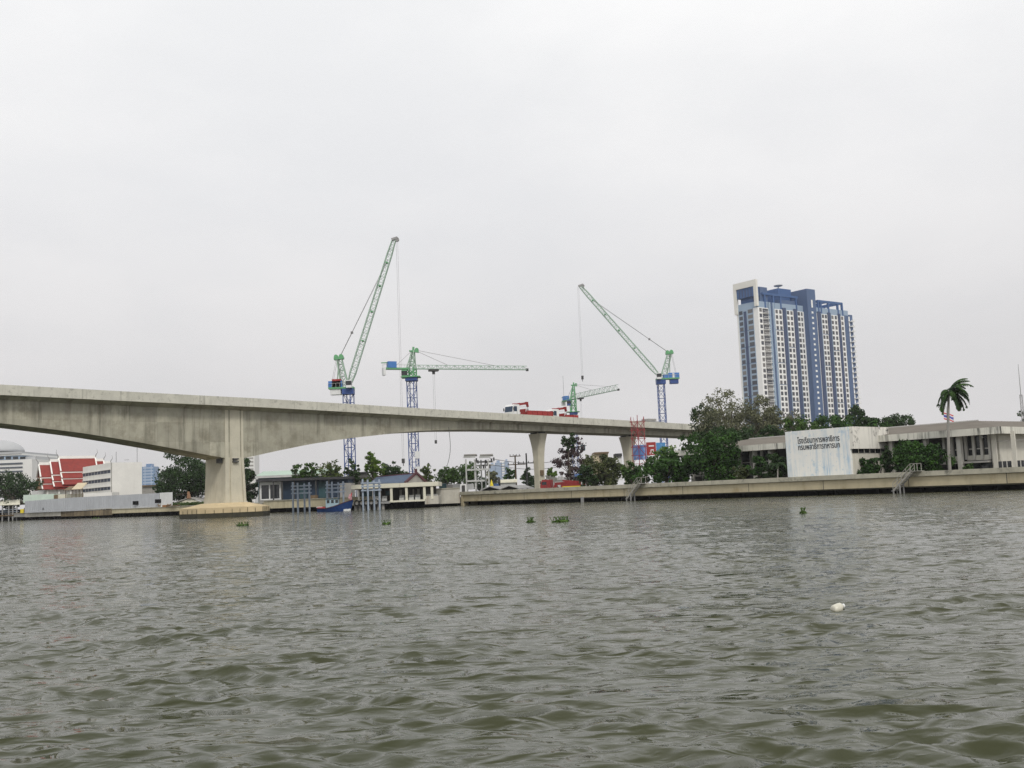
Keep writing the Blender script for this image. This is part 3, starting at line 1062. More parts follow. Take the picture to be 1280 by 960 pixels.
def luffing(label, D, mu, mv, foot, tip, afr, cw_end, att, wj, winchcol, hook_v, cabdx):
    S = at(mu, mv, D)
    x = S.x; z = S.z
    root = thing('luffing_crane', label, 'tower crane', (x, D, 1.75), 0, 'luffing jib tower cranes', local=False)
    mast(root, x, D, z, 1.9, int((z - 2) / 2.1))
    MB().box(x - 1.35, x + 1.35, D - 1.35, D + 1.35, z - .2, z + 1.1).build('slewing_ring', M['blue'], root)
    sg = 1 if cw_end[0] > mu else -1
    ce = at(*cw_end, D)
    m = MB()
    zz = z + 1.3
    m.box(min(x - sg * 1.4, ce.x), max(x - sg * 1.4, ce.x), D - 1.3, D + 1.3, zz - .15, zz + .25)
    cj = m.build('counter_jib', M['green'], root)
    m = MB()
    for y in (-1.3, 1.3):
        m.beam((x, D + y, zz + 1.2), (ce.x, D + y, zz + 1.2), .06)
        for k in range(6):
            xx = x + (ce.x - x) * k / 5
            m.beam((xx, D + y, zz + .2), (xx, D + y, zz + 1.2), .06)
    m.build('railing', M['galv'], cj)
    xw = ce.x - sg * 1.6
    MB().box(xw - 1.6, xw + 1.6, D - 1.1, D + 1.1, zz + .26, zz + 1.75).build('winch_house', M['midblue'], root)
    MB().box(xw - 1.2, xw + 1.3, D - 1.0, D + 1.0, zz - 1.5, zz - .16).build('counterweight', M['whitest'] if winchcol == 'red' else M['blue'], root)
    if winchcol == 'red':
        MB().box(x + sg * 1.6, x + sg * 3.7, D - 1.1, D + 1.1, zz + .26, zz + 2.2).build('power_unit', M['red'], root)
    else:
        MB().box(x + sg * .8, x + sg * 3.4, D - 1.2, D + 1.0, zz - .1, zz + 1.3).build('power_unit', M['midblue'], root)
        MB().box(x + sg * 3.5, x + sg * 4.1, D - 1.18, D + 1.0, zz + .26, zz + 1.6).build('name_panel', M['whitest'], root)
    cb = MB().box(x + cabdx - .65, x + cabdx + .65, D - 2.5, D - 1.2, z + 1.2, z + 3.0).build('cab', M['whitest'], root)
    MB().box(x + cabdx - .68, x + cabdx + .68, D - 2.53, D - 1.7, z + 1.8, z + 2.8).build('cab_window', M['glassdark'], cb)
    ft = at(*foot, D); tp = at(*tip, D); af = at(*afr, D)
    n = int((tp - ft).length / 1.7)
    m = MB()
    q = ft.lerp(tp, .08)
    m.lattice(ft, q, wj * .6, .5, wj, wj, 2, .15, .08, up=(0, 1, 0))
    q2 = ft.lerp(tp, .90)
    m.lattice(q, q2, wj, wj, wj * .85, wj * .85, n, .15, .07, up=(0, 1, 0))
    m.lattice(q2, tp, wj * .85, wj * .85, wj * .6, wj * .6, 3, .15, .08, up=(0, 1, 0))
    jb = m.build('jib', M['palejib'], root)
    m = MB()
    m.beam(tp + V(-.6, 0, .1), tp + V(.9, 0, .5), 1.0, .55)
    m.tube([tp + V(.75, -.4, .1), tp + V(.75, .4, .1)], .5, 12)
    m.build('jib_head', M['steelgrey'], jb)
    m = MB()
    for f_ in (.3, .5, .68, .84):
        c = ft.lerp(tp, f_)
        m.cbox(c, .5, wj + .15, .3)
    m.each('cross_frame', M['green'], jb)
    b0 = V(x, D, zz); b1 = V(x + sg * 2.0, D, zz)
    m = MB().lattice(b0.lerp(b1, .35), af, 1.7, 1.6, 1.1, 1.0, 5, .26, .13, up=(0, 1, 0))
    m.beam(b1 + V(sg * .8, 0, 0), af, .22)
    a_ = m.build('a_frame', M['palejib'], root)
    m = MB()
    m.beam(af + V(-1.2, 0, -.1), af + V(1.1, 0, .1), 1.5, .6)
    m.tube([af + V(-.7, -.6, .4), af + V(-.7, .6, .4)], .5, 10)
    m.tube([af + V(.5, -.6, .5), af + V(.5, .6, .5)], .5, 10)
    m.build('sheave_head', M['green'], a_)
    at_ = ft.lerp(tp, att)
    mid = af.lerp(at_, .26)
    m = MB()
    m.beam(af, mid, .16)
    for y in (-.5, .5): m.beam(mid + V(0, y * .3, 0), at_ + V(0, y, 0), .075)
    m.cbox(mid, .55, .5, .55)
    m.build('luffing_rope', M['rope'], root)
    m = MB()
    for y in (-.8, .8):
        m.beam(af + V(sg * .6, y, -.3), (ce.x - sg * .8, D + y, zz + 1.5), .06)
        m.beam(af + V(sg * .3, y, -.3), (ce.x - sg * 3.4, D + y, zz + 1.5), .06)
    m.build('stay_rope', M['ropefaint'], root)
    hv = at(tip[0], hook_v, D).z
    hx = tp.x + (.7 if sg < 0 else -.7)
    m = MB()
    for dx in (-.18, .18): m.beam((hx + dx, D, tp.z), (hx + dx, D, hv), .05)
    hr = m.build('hoist_rope', M['ropefaint'], root)
    m = MB().cbox((hx, D, hv - .5), .7, .45, 1.1)
    m.tube([(hx, D, hv - 1), (hx, D, hv - 1.7)], .1, 6)
    m.build('hook_block', M['darksteel'], hr)
    return root


luffing('green luffing crane with steep jib, red power unit and pale counterweight', 248, 435.5, 492, (436.5, 481), (492.5, 300), (424, 448), (411.5, 489), .86, 1.35, 'red', 574, .5)
luffing('green luffing crane with low-angled jib and all-blue counterweight, near the tower block', 313, 826, 479.5, (822.5, 468.5), (725.5, 358), (837, 441.5), (848.5, 471), .85, 1.25, 'blue', 470, -.7)


def hammer(label, D, mu, mv, apex, jroot, jtip, Dt, cend, mw_, jh, trolley_t, hook_v, n, big):
    S = at(mu, mv, D)
    x, z = S.x, S.z
    root = thing('hammerhead_crane', label, 'tower crane', (x, D, 1.75), 0, 'hammerhead tower cranes', local=False)
    mast(root, x, D, z, mw_, int((z - 2) / (mw_ * 1.15)))
    ap = at(*apex, D)
    m = MB()
    m.box(x - mw_ * .8, x + mw_ * .8, D - mw_ * .8, D + mw_ * .8, z - .4, z + .5)
    m.build('slewing_ring', M['blue'], root)
    MB().lattice((x, D, z + .5), (x, D, at(*jroot, D).z + .3), mw_, mw_, mw_, mw_, 2, .34, .2, up=(.35, 1, 0)).build('turntable_tower', M['green'], root)
    m = MB().box(x - mw_ * 1.35, x + mw_ * 1.2, D - mw_, D + mw_, z + .5, z + .75)
    m.build('catwalk', M['green'], root)
    zj = at(*jroot, D).z
    MB().lattice((x, D, zj), (ap.x, D, ap.z), mw_ * .95, mw_ * .95, .5, .5, 5, .24, .13, up=(.35, 1, 0)).build('tower_head', M['palejib'] if big else M['green'], root)
    m = MB()
    m.beam(ap + V(-1.0, 0, -.1), ap + V(1.4, 0, -.5), .9, .35)
    m.tube([ap + V(.9, -.4, .1), ap + V(.9, .4, .1)], .5, 10)
    m.beam(ap + V(-.1, 0, -.6), ap + V(.1, 0, .9), .5, .35)
    m.build('sheave_head', M['green'], root)
    T = at(*jtip, Dt)
    J0 = V(x, D, zj); J1 = V(T.x, Dt, zj + (T.z - zj) * .5)
    jd = (J1 - J0).normalized()
    m = MB().lattice(J0 + jd * .8, J1, 1.2, jh, 1.1, jh, n, .13, .07, tri=True)
    jb = m.build('jib', M['palejib'], root)
    MB().cbox(J1, .7, 1.4, .6).build('jib_end', M['darksteel'], jb)
    C = at(*cend, D)
    if not big:
        c0 = J0 - jd * 9.0
        C = V(c0.x, c0.y, zj)
    else:
        cd = (V(C.x, D, zj) - J0)
        C = J0 - jd * cd.length
    cj = MB().beam(J0 - jd * .8, V(C.x, C.y, zj), 1.5, .45).build('counter_jib', M['green'], root)
    m = MB()
    sd = jd.cross(V(0, 0, 1))
    for q in (-.75, .75):
        m.beam(J0 + sd * q + V(0, 0, 1.1), V(C.x, C.y, zj + 1.1) + sd * q, .06)
        for k in range(1, 6):
            pp = J0.lerp(V(C.x, C.y, zj), k / 5) + sd * q
            m.beam(pp, pp + V(0, 0, 1.1), .06)
    m.build('railing', M['galv'], cj)
    L = (V(C.x, C.y, zj) - J0).length
    a = J0 - jd * (L * .55); b = J0 - jd * (L * .85)
    wh = MB().beam(a + V(0, 0, 1.0), b + V(0, 0, 1.0), 1.7, 1.6)
    wh.build('winch_house', M['midblue'], root)
    a = J0 - jd * (L * .93); b = J0 - jd * (L * 1.02)
    MB().beam(a + V(0, 0, -.75), b + V(0, 0, -.75), 1.6, 1.9).build('counterweight', M['whitest'], root)
    MB().beam(J0 - jd * (L * .98) + V(-.6, 0, 1.5), J0 - jd * (L * .98) + V(.9, 0, 1.5), .5, .2).build('davit', M['green'], root)
    cc = J0 + V(-mw_ * .9, -.9, -1.4)
    cb = MB().cbox(cc, 1.4, 1.4, 2.1).build('cab', M['green'] if big else M['blue'], root)
    MB().cbox(cc + V(0, -.05, .2), 1.45, 1.4, 1.1).build('cab_window', M['glassdark'], cb)
    m = MB()
    top = ap + V(0, 0, .2)
    for f_ in ((.31, .72) if big else (.45, .8)):
        m.beam(top, J0.lerp(J1, f_) + V(0, 0, jh), .085)
    m.beam(top, J0 - jd * (L * .62) + V(0, 0, .3), .085)
    m.build('pendant_bar', M['steelgrey'], root)
    tp = J0.lerp(J1, trolley_t)
    m = MB().beam(tp - jd * 1.2 + V(0, 0, -.35), tp + jd * 1.2 + V(0, 0, -.35), 1.6, .5)
    m.cbox(tp + V(0, 0, -.95), .7, .7, .8)
    tr = m.build('trolley', M['darksteel'], root)
    hz_ = at(apex[0], hook_v, tp.y).z
    m = MB()
    for dx in (-.2, .2): m.beam(tp + V(dx, 0, -1), V(tp.x + dx, tp.y, hz_), .05)
    hr = m.build('hoist_rope', M['ropefaint'], root)
    if big:
        MB().cbox((tp.x, tp.y, hz_ - .3), .6, .4, .9).build('hook_block', M['darksteel'], hr)
    else:
        MB().cbox((tp.x, tp.y, hz_ - .9), 1.7, 1.2, 2.2).build('lifted_crate', M['teal'], hr)
    if big:
        q = at(522.5, 568.5, D - 1.6)
        MB().cbox((q.x - .2, D - 1.35, q.z), 1.1, .7, 1.8).build('mast_box', M['whitest'], root)
        q = at(521.5, 588, D - 1.6)
        MB().cbox((q.x + .2, D - 1.35, q.z), 1.2, .7, 1.9).build('mast_box', M['whitest'], root)
    else:
        w_ = J0 - jd * 8.0
        MB().beam(w_ + V(0, 0, .5), w_ + V(0, 0, 10), .09).build('mast_aerial', M['darksteel'], root)
    return root


hammer('tall hammerhead crane with long level jib above the ferry pier roof', 265, 514.5, 474.5, (516.5, 438), (516, 461), (659, 462.3), 277, (478, 459.5), 1.9, 1.0, .185, 552, 26, True)
hammer('small hammerhead crane behind the trucks with jib towards viewer', 400, 717, 517, (716.8, 481), (718, 499), (773, 488), 366, (704, 502), 1.9, 1.9, .18, 557, 18, False)

# ------------------------------------------------------------------ vegetation
def leaf_mesh(name, mat, parent, centres, radii, n_per, size, up_bias=.35, squash=.75, seed=0, droop=0.):
    g = np.random.default_rng(seed)
    C = np.repeat(np.array(centres), n_per, axis=0)
    Rr = np.repeat(np.array(radii), n_per)[:, None]
    n = len(C)
    d = g.normal(size=(n, 3))
    d /= np.linalg.norm(d, axis=1, keepdims=True)
    rad = g.random((n, 1)) ** .45
    P = C + d * rad * Rr * np.array([1, 1, squash])
    nrm = d * .6 + g.normal(size=(n, 3)) * .6
    nrm[:, 2] += up_bias
    nrm /= np.linalg.norm(nrm, axis=1, keepdims=True)
    a = np.cross(nrm, g.normal(size=(n, 3)))
    a /= np.linalg.norm(a, axis=1, keepdims=True)
    b = np.cross(nrm, a)
    s = size * g.uniform(.55, 1.35, (n, 1))
    q0 = P - a * s * .5 - b * s * .28
    q1 = P + a * s * .1 - b * s * .5
    q2 = P + a * s * .6 + b * s * .1
    q3 = P - a * s * .1 + b * s * .45
    v = np.stack([q0, q1, q2, q3], 1).reshape(-1, 3)
    off = np.array(ORG[parent.name]) if parent else np.zeros(3)
    v = v - off
    me = bpy.data.meshes.new(name)
    me.vertices.add(len(v))
    me.vertices.foreach_set('co', v.ravel())
    me.loops.add(len(v))
    me.loops.foreach_set('vertex_index', np.arange(len(v), dtype=np.int32))
    me.polygons.add(n)
    me.polygons.foreach_set('loop_start', np.arange(0, len(v), 4, dtype=np.int32))
    me.update(calc_edges=True)
    me.materials.append(mat)
    o = link(bpy.data.objects.new(name, me))
    if parent:
        o.parent = parent
        ORG[o.name] = Vector(off)
    return o


TN = [0]


def tree(label, u, vt, vb, hw, D, leaf, dens=1., clumps=None, lsize=.42, name='leafy_tree', cat='tree', group=None, sparse=0., flat=1., trunkmat=None, gz=1.75, skew=0.):
    TN[0] += 1
    g = np.random.default_rng(100 + TN[0])
    top = at(u, vt, D); bot = at(u, vb, D)
    rx = hw * D / F
    zt, zb = top.z, max(bot.z, gz + .2)
    x0 = (top.x + bot.x) / 2
    root = thing(name, label, cat, (x0, D, gz), 0, group, local=False)
    rz = (zt - zb) / 2
    cz = (zt + zb) / 2
    hpx = abs(vb - vt)
    nc = int((clumps or 26 + 6 * rx) * 1.15)
    cs = []; rs = []
    for i in range(nc):
        d = g.normal(size=3)
        d /= np.linalg.norm(d)
        r = g.random() ** .36
        cr = min(rx, rz * 1.3) * g.uniform(.15, .34) * (1 - .15 * sparse)
        wob = 1 + .16 * math.sin(3 * math.atan2(d[2], d[0]) + TN[0]) + .10 * math.sin(7 * d[0] + 2 * TN[0])
        c = np.array([x0 + d[0] * r * wob * (rx - cr * .45) + skew * rx * d[2], D + d[1] * r * (rx - cr * .6), cz + d[2] * r * wob * (rz - cr * .35)])
        c[2] = max(c[2], gz + cr * .5)
        cs.append(c); rs.append(cr)
    cs = np.array(cs); rs = np.array(rs)
    lpx = lsize * F / D
    tot = (1 - .5 * sparse) * dens * 3.6 * (math.pi * hw * hpx / 2) / (.42 * lpx * lpx)
    np_ = int(min(max(25, tot / nc), 600))
    leaf_mesh('crown' if cat == 'tree' else 'foliage', leaf, root, cs, rs, np_, lsize, seed=TN[0], squash=.8)
    m = MB()
    tr_ = max(.1, rx * .055)
    fork = gz + max(.6, (zb - gz) + rz * .45)
    lean = g.uniform(-.3, .3)
    m.tube([(x0, D, gz - .3), (x0 + lean * .4, D, (gz + fork) / 2), (x0 + lean, D, fork)], [tr_ * 1.3, tr_, tr_ * .8], 7)
    for i in range(min(nc, 16)):
        c = cs[i]
        mid = Vector(((x0 + lean) * .55 + c[0] * .45, D * .5 + c[1] * .5, fork * .55 + c[2] * .45))
        m.tube([(x0 + lean, D, fork - .2), mid, tuple(c)], [tr_ * .5, tr_ * .32, tr_ * .1], 5, cap=False)
    m.build('trunk' if cat == 'tree' else 'stem', trunkmat or M['bark'], root, smooth=True)
    return root


tree('broad dark tree beside the white-roofed landing', 14, 587, 634, 34, 297, M['lf_dark'], 1.5)
tree('huge dark rain tree filling the gap left of the bridge pier', 239, 567, 629, 50, 262, M['lf_dark'], 1.5, clumps=90)
tree('dark upright tree showing just right of the bridge pier', 305, 574, 634, 20, 250, M['lf_dark'], 1.6)
tree('thin small tree over the mint roof, left of a narrower one', 371, 580, 606, 14, 226, M['lf_mid'], 1.3, sparse=1, lsize=.38)
tree('narrow bright sapling over the dark roof', 388, 574, 604, 11, 226, M['lf_mid'], 1.2, sparse=1, lsize=.38)
tree('olive round tree above the dark roof left of the crane mast', 414, 574, 612, 17, 222, M['lf_lime'], 1., lsize=.38)
tree('thin dark tree covering the foot of the left crane mast', 440, 569, 612, 12, 222, M['lf_dark'], 1.2, sparse=1, lsize=.38)
tree('bright yellow-green tree behind the ferry pier', 466, 565, 606, 15, 224, M['lf_bright'], 1.1, lsize=.38)
tree('low dark round tree behind the blue gable roof', 490, 577, 604, 22, 228, M['lf_dark'], 1.2, lsize=.38)
tree('thin pale sapling right of the tall crane mast', 534, 579, 606, 12, 228, M['lf_lime'], .6, sparse=1, lsize=.36)
tree('fresh green tree behind the whitewashed wall', 559, 581, 609, 18, 262, M['lf_mid'], 1.3)
tree('green tree behind the steel gantry', 583, 577, 609, 20, 268, M['lf_mid'], 1.3)
tree('small brownish tree right of the steel gantry', 616, 587, 609, 9, 250, M['lf_brown'], .9)
tree('dark green tree left of the first utility pole', 637, 583, 609, 9, 290, M['lf_deep'], 1.3)
tree('dark green tree between the utility pole and pier', 659, 583, 611, 10, 290, M['lf_dark'], 1.3)
tree('pale green tree seen just right of the flared pier', 690, 584, 606, 8, 280, M['lf_bright'], 1.)
tree('tall straggly maroon-leaved tree behind the red truck', 713, 545, 606, 22, 208, M['lf_maroon'], 1., clumps=50, sparse=.8, lsize=.34)
tree('green top growth above the maroon-leaved tree', 711, 541, 564, 12, 207, M['lf_dark'], .9, sparse=.8, lsize=.32)
tree('wide mid-green bush mass left of the scaffold', 756, 566, 616, 28, 190, M['lf_olive'], 1.5, lsize=.38, clumps=60)
tree('dark small tree beside the blue tarpaulin', 735, 579, 616, 14, 186, M['lf_dark'], 1.4, lsize=.38)
tree('green bush under the scaffold by the wall stair', 790, 578, 616, 18, 178, M['lf_mid'], 1.5, lsize=.36)
tree('broad dark bush mass right of the scaffold', 832, 566, 616, 42, 168, M['lf_deep'], 1.6, clumps=80, lsize=.36)
tree('bright green crown poking above the bush mass', 833, 555, 590, 20, 176, M['lf_bright'], .9, lsize=.34)
tree('very dark dense tree hiding the school building front', 893, 534, 606, 37, 162, M['lf_deep'], 1.7, clumps=90, lsize=.32)
tree('dark round tree hiding the end of the viaduct', 864, 540, 590, 20, 172, M['lf_deep'], 1.6, lsize=.36)
tree('dark bush at the half-hidden far end of the school', 851, 571, 614, 17, 166, M['lf_deep'], 1.6, lsize=.34)
tree('green leafy tree at the viaduct end', 884, 503, 552, 25, 230, M['lf_dark'], 1., lsize=.40, sparse=.4)
tree('large half-bare brownish tree in front of the tower block', 912, 487, 560, 50, 226, M['lf_brown'], 1.0, clumps=110, sparse=.9, lsize=.32)
tree('dense olive-brown tree at the tower block foot', 952, 496, 560, 30, 222, M['lf_brown'], 1.2, lsize=.34, sparse=.4)
tree('thin olive tree against the tower block windows', 980, 512, 556, 24, 220, M['lf_brown'], .8, sparse=.9, lsize=.34)
tree('dark low tree line behind the school roof', 925, 532, 566, 60, 205, M['lf_dark'], 1.6, clumps=80, lsize=.42)
tree('rounded green tree behind the lettered wall at the tower block foot', 1006, 519, 566, 26, 214, M['lf_mid'], 1.3)
tree('rounded green tree behind the lettered wall centre', 1040, 515, 566, 30, 226, M['lf_deep'], 1.5)
tree('tallest dark tree behind the lettered block', 1077, 505, 562, 24, 236, M['lf_dark'], 1.6)
tree('light green tree behind the mould-stained block end', 1098, 521, 560, 22, 212, M['lf_deep'], 1.4)
tree('flat-topped dark tree over the school roof', 1120, 516, 548, 27, 238, M['lf_dark'], 1.5)
tree('small green tree under the school eave', 947, 566, 606, 14, 155, M['lf_deep'], 1.4, lsize=.28)
tree('dark leafy tree beside the lettered wall', 970, 564, 606, 18, 151, M['lf_dark'], 1.5, lsize=.28)
tree('yellowish shrub at the big dark tree foot', 926, 579, 606, 11, 156, M['lf_olive'], 1., lsize=.28)
tree('large round glossy bush behind the stair and the royal palm', 1151, 552, 606, 40, 137, M['lf_deep'], 2., clumps=100, lsize=.25, name='big_bush', cat='bush')
tree('low green shrub below the mould-stained block', 1084, 572, 606, 20, 142, M['lf_deep'], 1.6, lsize=.24, name='shrub', cat='bush')
tree('dark leafy shrub in the covered gap beside the block', 1112, 556, 606, 11, 141, M['lf_dark'], 1.4, lsize=.25, name='shrub', cat='bush')
tree('tiny green shrub on the wall below the tall windows', 1211, 579, 598, 7, 130.5, M['lf_mid'], 1.2, lsize=.2, name='shrub', cat='bush')
tree('dark tree at the foot of the thin radio mast', 1293, 506, 545, 17, 190, M['lf_dark'], 1.2, lsize=.36)
tree('dark tree behind the grey plaster shed by the big rain tree', 205, 590, 634, 14, 275, M['lf_dark'], 1.3)
for i, (u, vt, hw) in enumerate(((345, 596, 14), (515, 594, 12), (600, 596, 12), (675, 596, 12), (722, 592, 14))):
    tree(('low dark trees behind the mint roof', 'low dark trees behind the ferry pier gable', 'low dark trees behind the gantry legs', 'low dark trees behind the flared pier', 'low dark trees behind the maroon tree')[i], u, vt, 614, hw, 300, M['lf_dark'], 1.1)


def frond(m, base, az, elev, L, droop, wid, n=22):
    """arched rachis with paired leaflets"""
    pts = []
    p = Vector(base)
    e = elev
    st = L / 10
    for i in range(11):
        pts.append(p.copy())
        p = p + V(math.cos(az) * math.cos(e), math.sin(az) * math.cos(e), math.sin(e)) * st
        e -= droop / 10 * (1 + i * .12)
    m.tube(pts, [.05 * (1 - i / 12) + .012 for i in range(11)], 4, cap=False)
    for i in range(2, n * 2):
        t = i / (n * 2)
        f = t * 10
        k = min(int(f), 9)
        q = pts[k].lerp(pts[k + 1], f - k)
        d = (pts[k + 1] - pts[k]).normalized()
        sd = d.cross(V(0, 0, 1))
        if sd.length < .1: sd = V(1, 0, 0)
        sd.normalize()
        ll = wid * (math.sin(math.pi * (.12 + .86 * t)) ** .7)
        for s in (-1, 1):
            tip = q + sd * (s * ll * .75) + d * (ll * .55) + V(0, 0, -ll * random.uniform(.25, .75))
            w_ = d * (.075 + .03 * random.random())
            m.poly([q - w_ * .5, q + w_, tip + w_ * .3, tip])


def palm(label, base, H, lean, fr, L, wid, rad, leaf, n=22):
    t = thing('palm_tree', label, 'palm tree', base, 0, None)
    pts = []
    for i in range(9):
        q = i / 8
        pts.append((lean[0] * q * q, lean[1] * q * q, H * q - .3))
    MB().tube(pts, [rad * (1.25 - .55 * i / 8) for i in range(9)], 9).build('trunk', M['palmtrunk'], t, smooth=True)
    m = MB()
    c = V(lean[0], lean[1], H - .35)
    for az, el, l, dr in fr: frond(m, c, R(az), R(el), L * l, R(dr), wid, n)
    m.build('crown', leaf, t)
    return t


px = at(1187.5, 592, 134)
tz_ = at(1186, 485, 134)
H = tz_.z - 1.75
palm('tall royal palm swept by wind before the school windows', (px.x, 134, 1.75), H, (tz_.x - px.x, 0),
     [(10, 48, 1.05, 45), (-15, 42, 1.0, 60), (25, 38, 1.0, 55), (-35, 25, 1.0, 95), (5, 10, 1.05, 70), (-20, -8, 1., 55), (22, -15, .95, 60), (-5, -32, 1., 45), (12, -48, .9, 30),
      (180, 5, .7, 120), (195, -35, .95, 45), (168, -50, .9, 30), (185, -58, 1.0, 20), (-90, 10, .7, 120), (95, 10, .7, 120), (150, 30, .5, 120), (-65, -40, .9, 45), (60, 40, .8, 100), (-50, 50, .7, 90), (0, 60, .95, 50), (15, 25, 1.0, 65), (-8, -20, 1.0, 50), (35, 5, .9, 80), (172, -20, .85, 60), (20, -35, .95, 40)],
     3.3, .56, .19, M['lf_palm'], 30)
px = at(1101, 592, 141.5)
palm('small young palm against the white block end', (px.x, 141.5, 1.75), 2.9, (.15, 0), [(a, e, 1, 130) for a, e in ((175, 60), (200, 45), (150, 50), (10, 60), (-40, 50), (100, 55), (-110, 50), (60, 70))], 1.9, .42, .09, M['lf_deep'], 14)
px = at(972, 600, 149)
palm('small dark palm left of the lettered wall', (px.x, 149, 1.75), 2.9, (.2, 0), [(a, e, 1, 120) for a, e in ((175, 55), (210, 45), (140, 50), (10, 60), (-40, 45), (100, 55), (-110, 50), (60, 65))], 1.9, .42, .11, M['lf_dark'], 14)

# ------------------------------------------------------------------ school building (frame of the flood wall)
YF = 12.0


def place(x, y, z=0.):
    p = WA + wd * x + wn_ * y
    return V(p.x, p.y, z)


xL, _ = wloc(836, 570, YF - 2)
xR, zft = wloc(1252, 533, YF - 2)
_, zfb = wloc(1250, 542, YF - 2)
zl_t = wloc(990, 545, YF - 2)[1]
print('school', xL, xR, zft, zfb, zl_t)
sc0 = place(0, 0, 1.75)
sch = thing('school_building', 'long low white school building with brown roof and deep stained eave', 'building', sc0, WANG)
zo = 1.75
ft, fb = zft - zo, zfb - zo
BD = 16.0
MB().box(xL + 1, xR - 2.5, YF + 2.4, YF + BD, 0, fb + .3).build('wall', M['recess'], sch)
m = MB()
m.box(xL, xR, YF - 2.2, YF - 1.9, fb, ft)
m.box(xR - .3, xR, YF - 1.9, YF + 46, fb, ft)
m.box(xL, xL + .3, YF - 1.9, YF + BD + 2, fb, ft)
fa = m.build('fascia', M['stain'], sch)
MB().box(xR - 2.2, xR - 1.9, YF + .6, YF + 45, 0, fb + .24).build('wing_wall', M['plasterw'], sch)
MB().box(xL + .3, xR - .3, YF - 1.9, YF + BD + 1.5, fb + .25, fb + .45).build('soffit', M['greyplaster'], sch)
m = MB()
for x in np.arange(xL + 3, xR, 3.05): m.box(x - .03, x + .03, YF - 2.212, YF - 2.202, fb, ft)
m.build('fascia_joint', M['greyplaster'], fa)
rz_ = ft + 1.45
m = MB()
e0, e1, f0, f1 = xL + .1, xR - .1, YF - 2.05, YF + BD + 1.9
r0, r1, ry = e0 + 9, e1 - 7.5, (f0 + f1) / 2
fw = YF + 46
A = [(e0, f0, ft - .12), (e1, f0, ft - .12), (e1, f1, ft - .12), (e0, f1, ft - .12), (r0, ry, rz_), (r1, ry, rz_), (e1, fw, ft - .12), (r1, fw, rz_ + .35), (r1 - 8, fw, ft - .12)]
for q in ((0, 1, 5, 4), (1, 6, 7, 5), (2, 3, 4, 5), (3, 0, 4), (5, 7, 8, 2), (6, 8, 7)): m.poly([A[i] for i in q])
rf = m.build('roof', M['roofbrown'], sch)
MB().tube([A[4], A[5]], .18, 6).build('ridge_cap', M['greyplaster'], rf)
# end pavilion: white walls to the right of the tall windows
xe0, _ = wloc(1241, 565, YF)
MB().box(xe0, xR - 2.2, YF - .3, YF + .6, 0, fb + .26).build('end_pillar', M['plasterw'], sch)
MB().box(xe0 + .6, xR - 2.3, YF + .6, YF + BD, 0, fb + .26).build('end_wall', M['plasterw'], sch)
for y in (YF + 3.2, YF + 7.2, YF + 11.2):
    MB().box(xR - 2.3, xR - 1.75, y - .35, y + .35, 0, fb + .26).build('end_pillar', M['plasterw'], sch)
for y0 in (YF + .9, YF + 3.9, YF + 7.9):
    w_ = MB().box(xR - 2.36, xR - 2.16, y0, y0 + 2.4 if y0 > YF + 1 else y0 + 1.9, .65, 2.2).build('low_window', M['glassdark'], sch)
    MB().box(xR - 2.34, xR - 2.10, y0 + .9, y0 + 1.0, .62, 2.2).build('window_bar', M['columnc'], w_)
m = MB()
for z in (2.6, fb - .9): m.box(xR - 2.34, xR - 2.27, YF + .6, YF + BD, z, z + .08)
m.each('panel_groove', M['greyplaster'], sch)
for u0, u1 in ((1241.5, 1246.5), (1265.5, 1270.5)):
    MB().box(wloc(u0, 570, YF - .5)[0], wloc(u1, 570, YF - .5)[0], YF - .55, YF - .302, 0, fb + .25).build('pilaster', M['plasterw'], sch)
for u0, u1 in ((1247.8, 1264.5), (1271.5, 1286)):
    a_, b_ = wloc(u0, 580, YF - .3)[0], wloc(u1, 580, YF - .3)[0]
    w_ = MB().box(a_, b_, YF - .36, YF - .3, .7, 1.75).build('low_window', M['glassdark'], sch)
    for q in (.34, .68): MB().box(a_ + (b_ - a_) * q - .06, a_ + (b_ - a_) * q + .06, YF - .40, YF - .36, .7, 1.75).build('window_bar', M['columnc'], w_)
    MB().box(a_, b_, YF - .33, YF - .3, fb - .95, fb - .85).build('panel_groove', M['greyplaster'], sch)
# front columns and windows
cols_u = [870, 884, 925, 948, 968, 1120, 1163, 1205]
for u in cols_u:
    x, _ = wloc(u, 575, YF)
    big = u in (1205,)
    hw_ = .28 if big else .24
    MB().box(x - hw_, x + hw_, YF - 1.2, YF - .5, 0, fb + .24).build('column', M['columnc'], sch)
# tall upper windows between columns on the right, with mullions, sill and lower windows
def bay(u0, u1, nwin):
    x0, _ = wloc(u0, 565, YF + .3); x1, _ = wloc(u1, 565, YF + .3)
    MB().box(x0, x1, YF + .3, YF + .7, 2.05, 2.7).build('spandrel', M['plasterw'], sch)
    MB().box(x0 - .2, x1 + .2, YF - 1.0, YF + .7, 1.7, 1.95).build('ledge', M['greyplaster'], sch)
    wv = (x1 - x0) / nwin
    for i in range(nwin):
        w_ = MB().box(x0 + i * wv + .17, x0 + (i + 1) * wv - .17, YF + .5, YF + .56, 2.7, fb - .05).build('window', M['glassdark'], sch)
        MB().box(x0 + i * wv + .3, x0 + (i + 1) * wv - .3, YF + .42, YF + .5, fb - 1.75, fb - 1.6).build('transom', M['columnc'], w_)
    for i in range(nwin + 1):
        MB().box(x0 + i * wv - .16, x0 + i * wv + .16, YF + .1, YF + .75, 2.2, fb + .24).build('mullion', M['columnc'], sch)
    for i in range(2):
        a = x0 + (x1 - x0) * (i + .06) / 2; b = x0 + (x1 - x0) * (i + .94) / 2
        MB().box(a, b, YF + .6, YF + .66, .5, 1.65).build('low_window', M['glassdark'], sch)


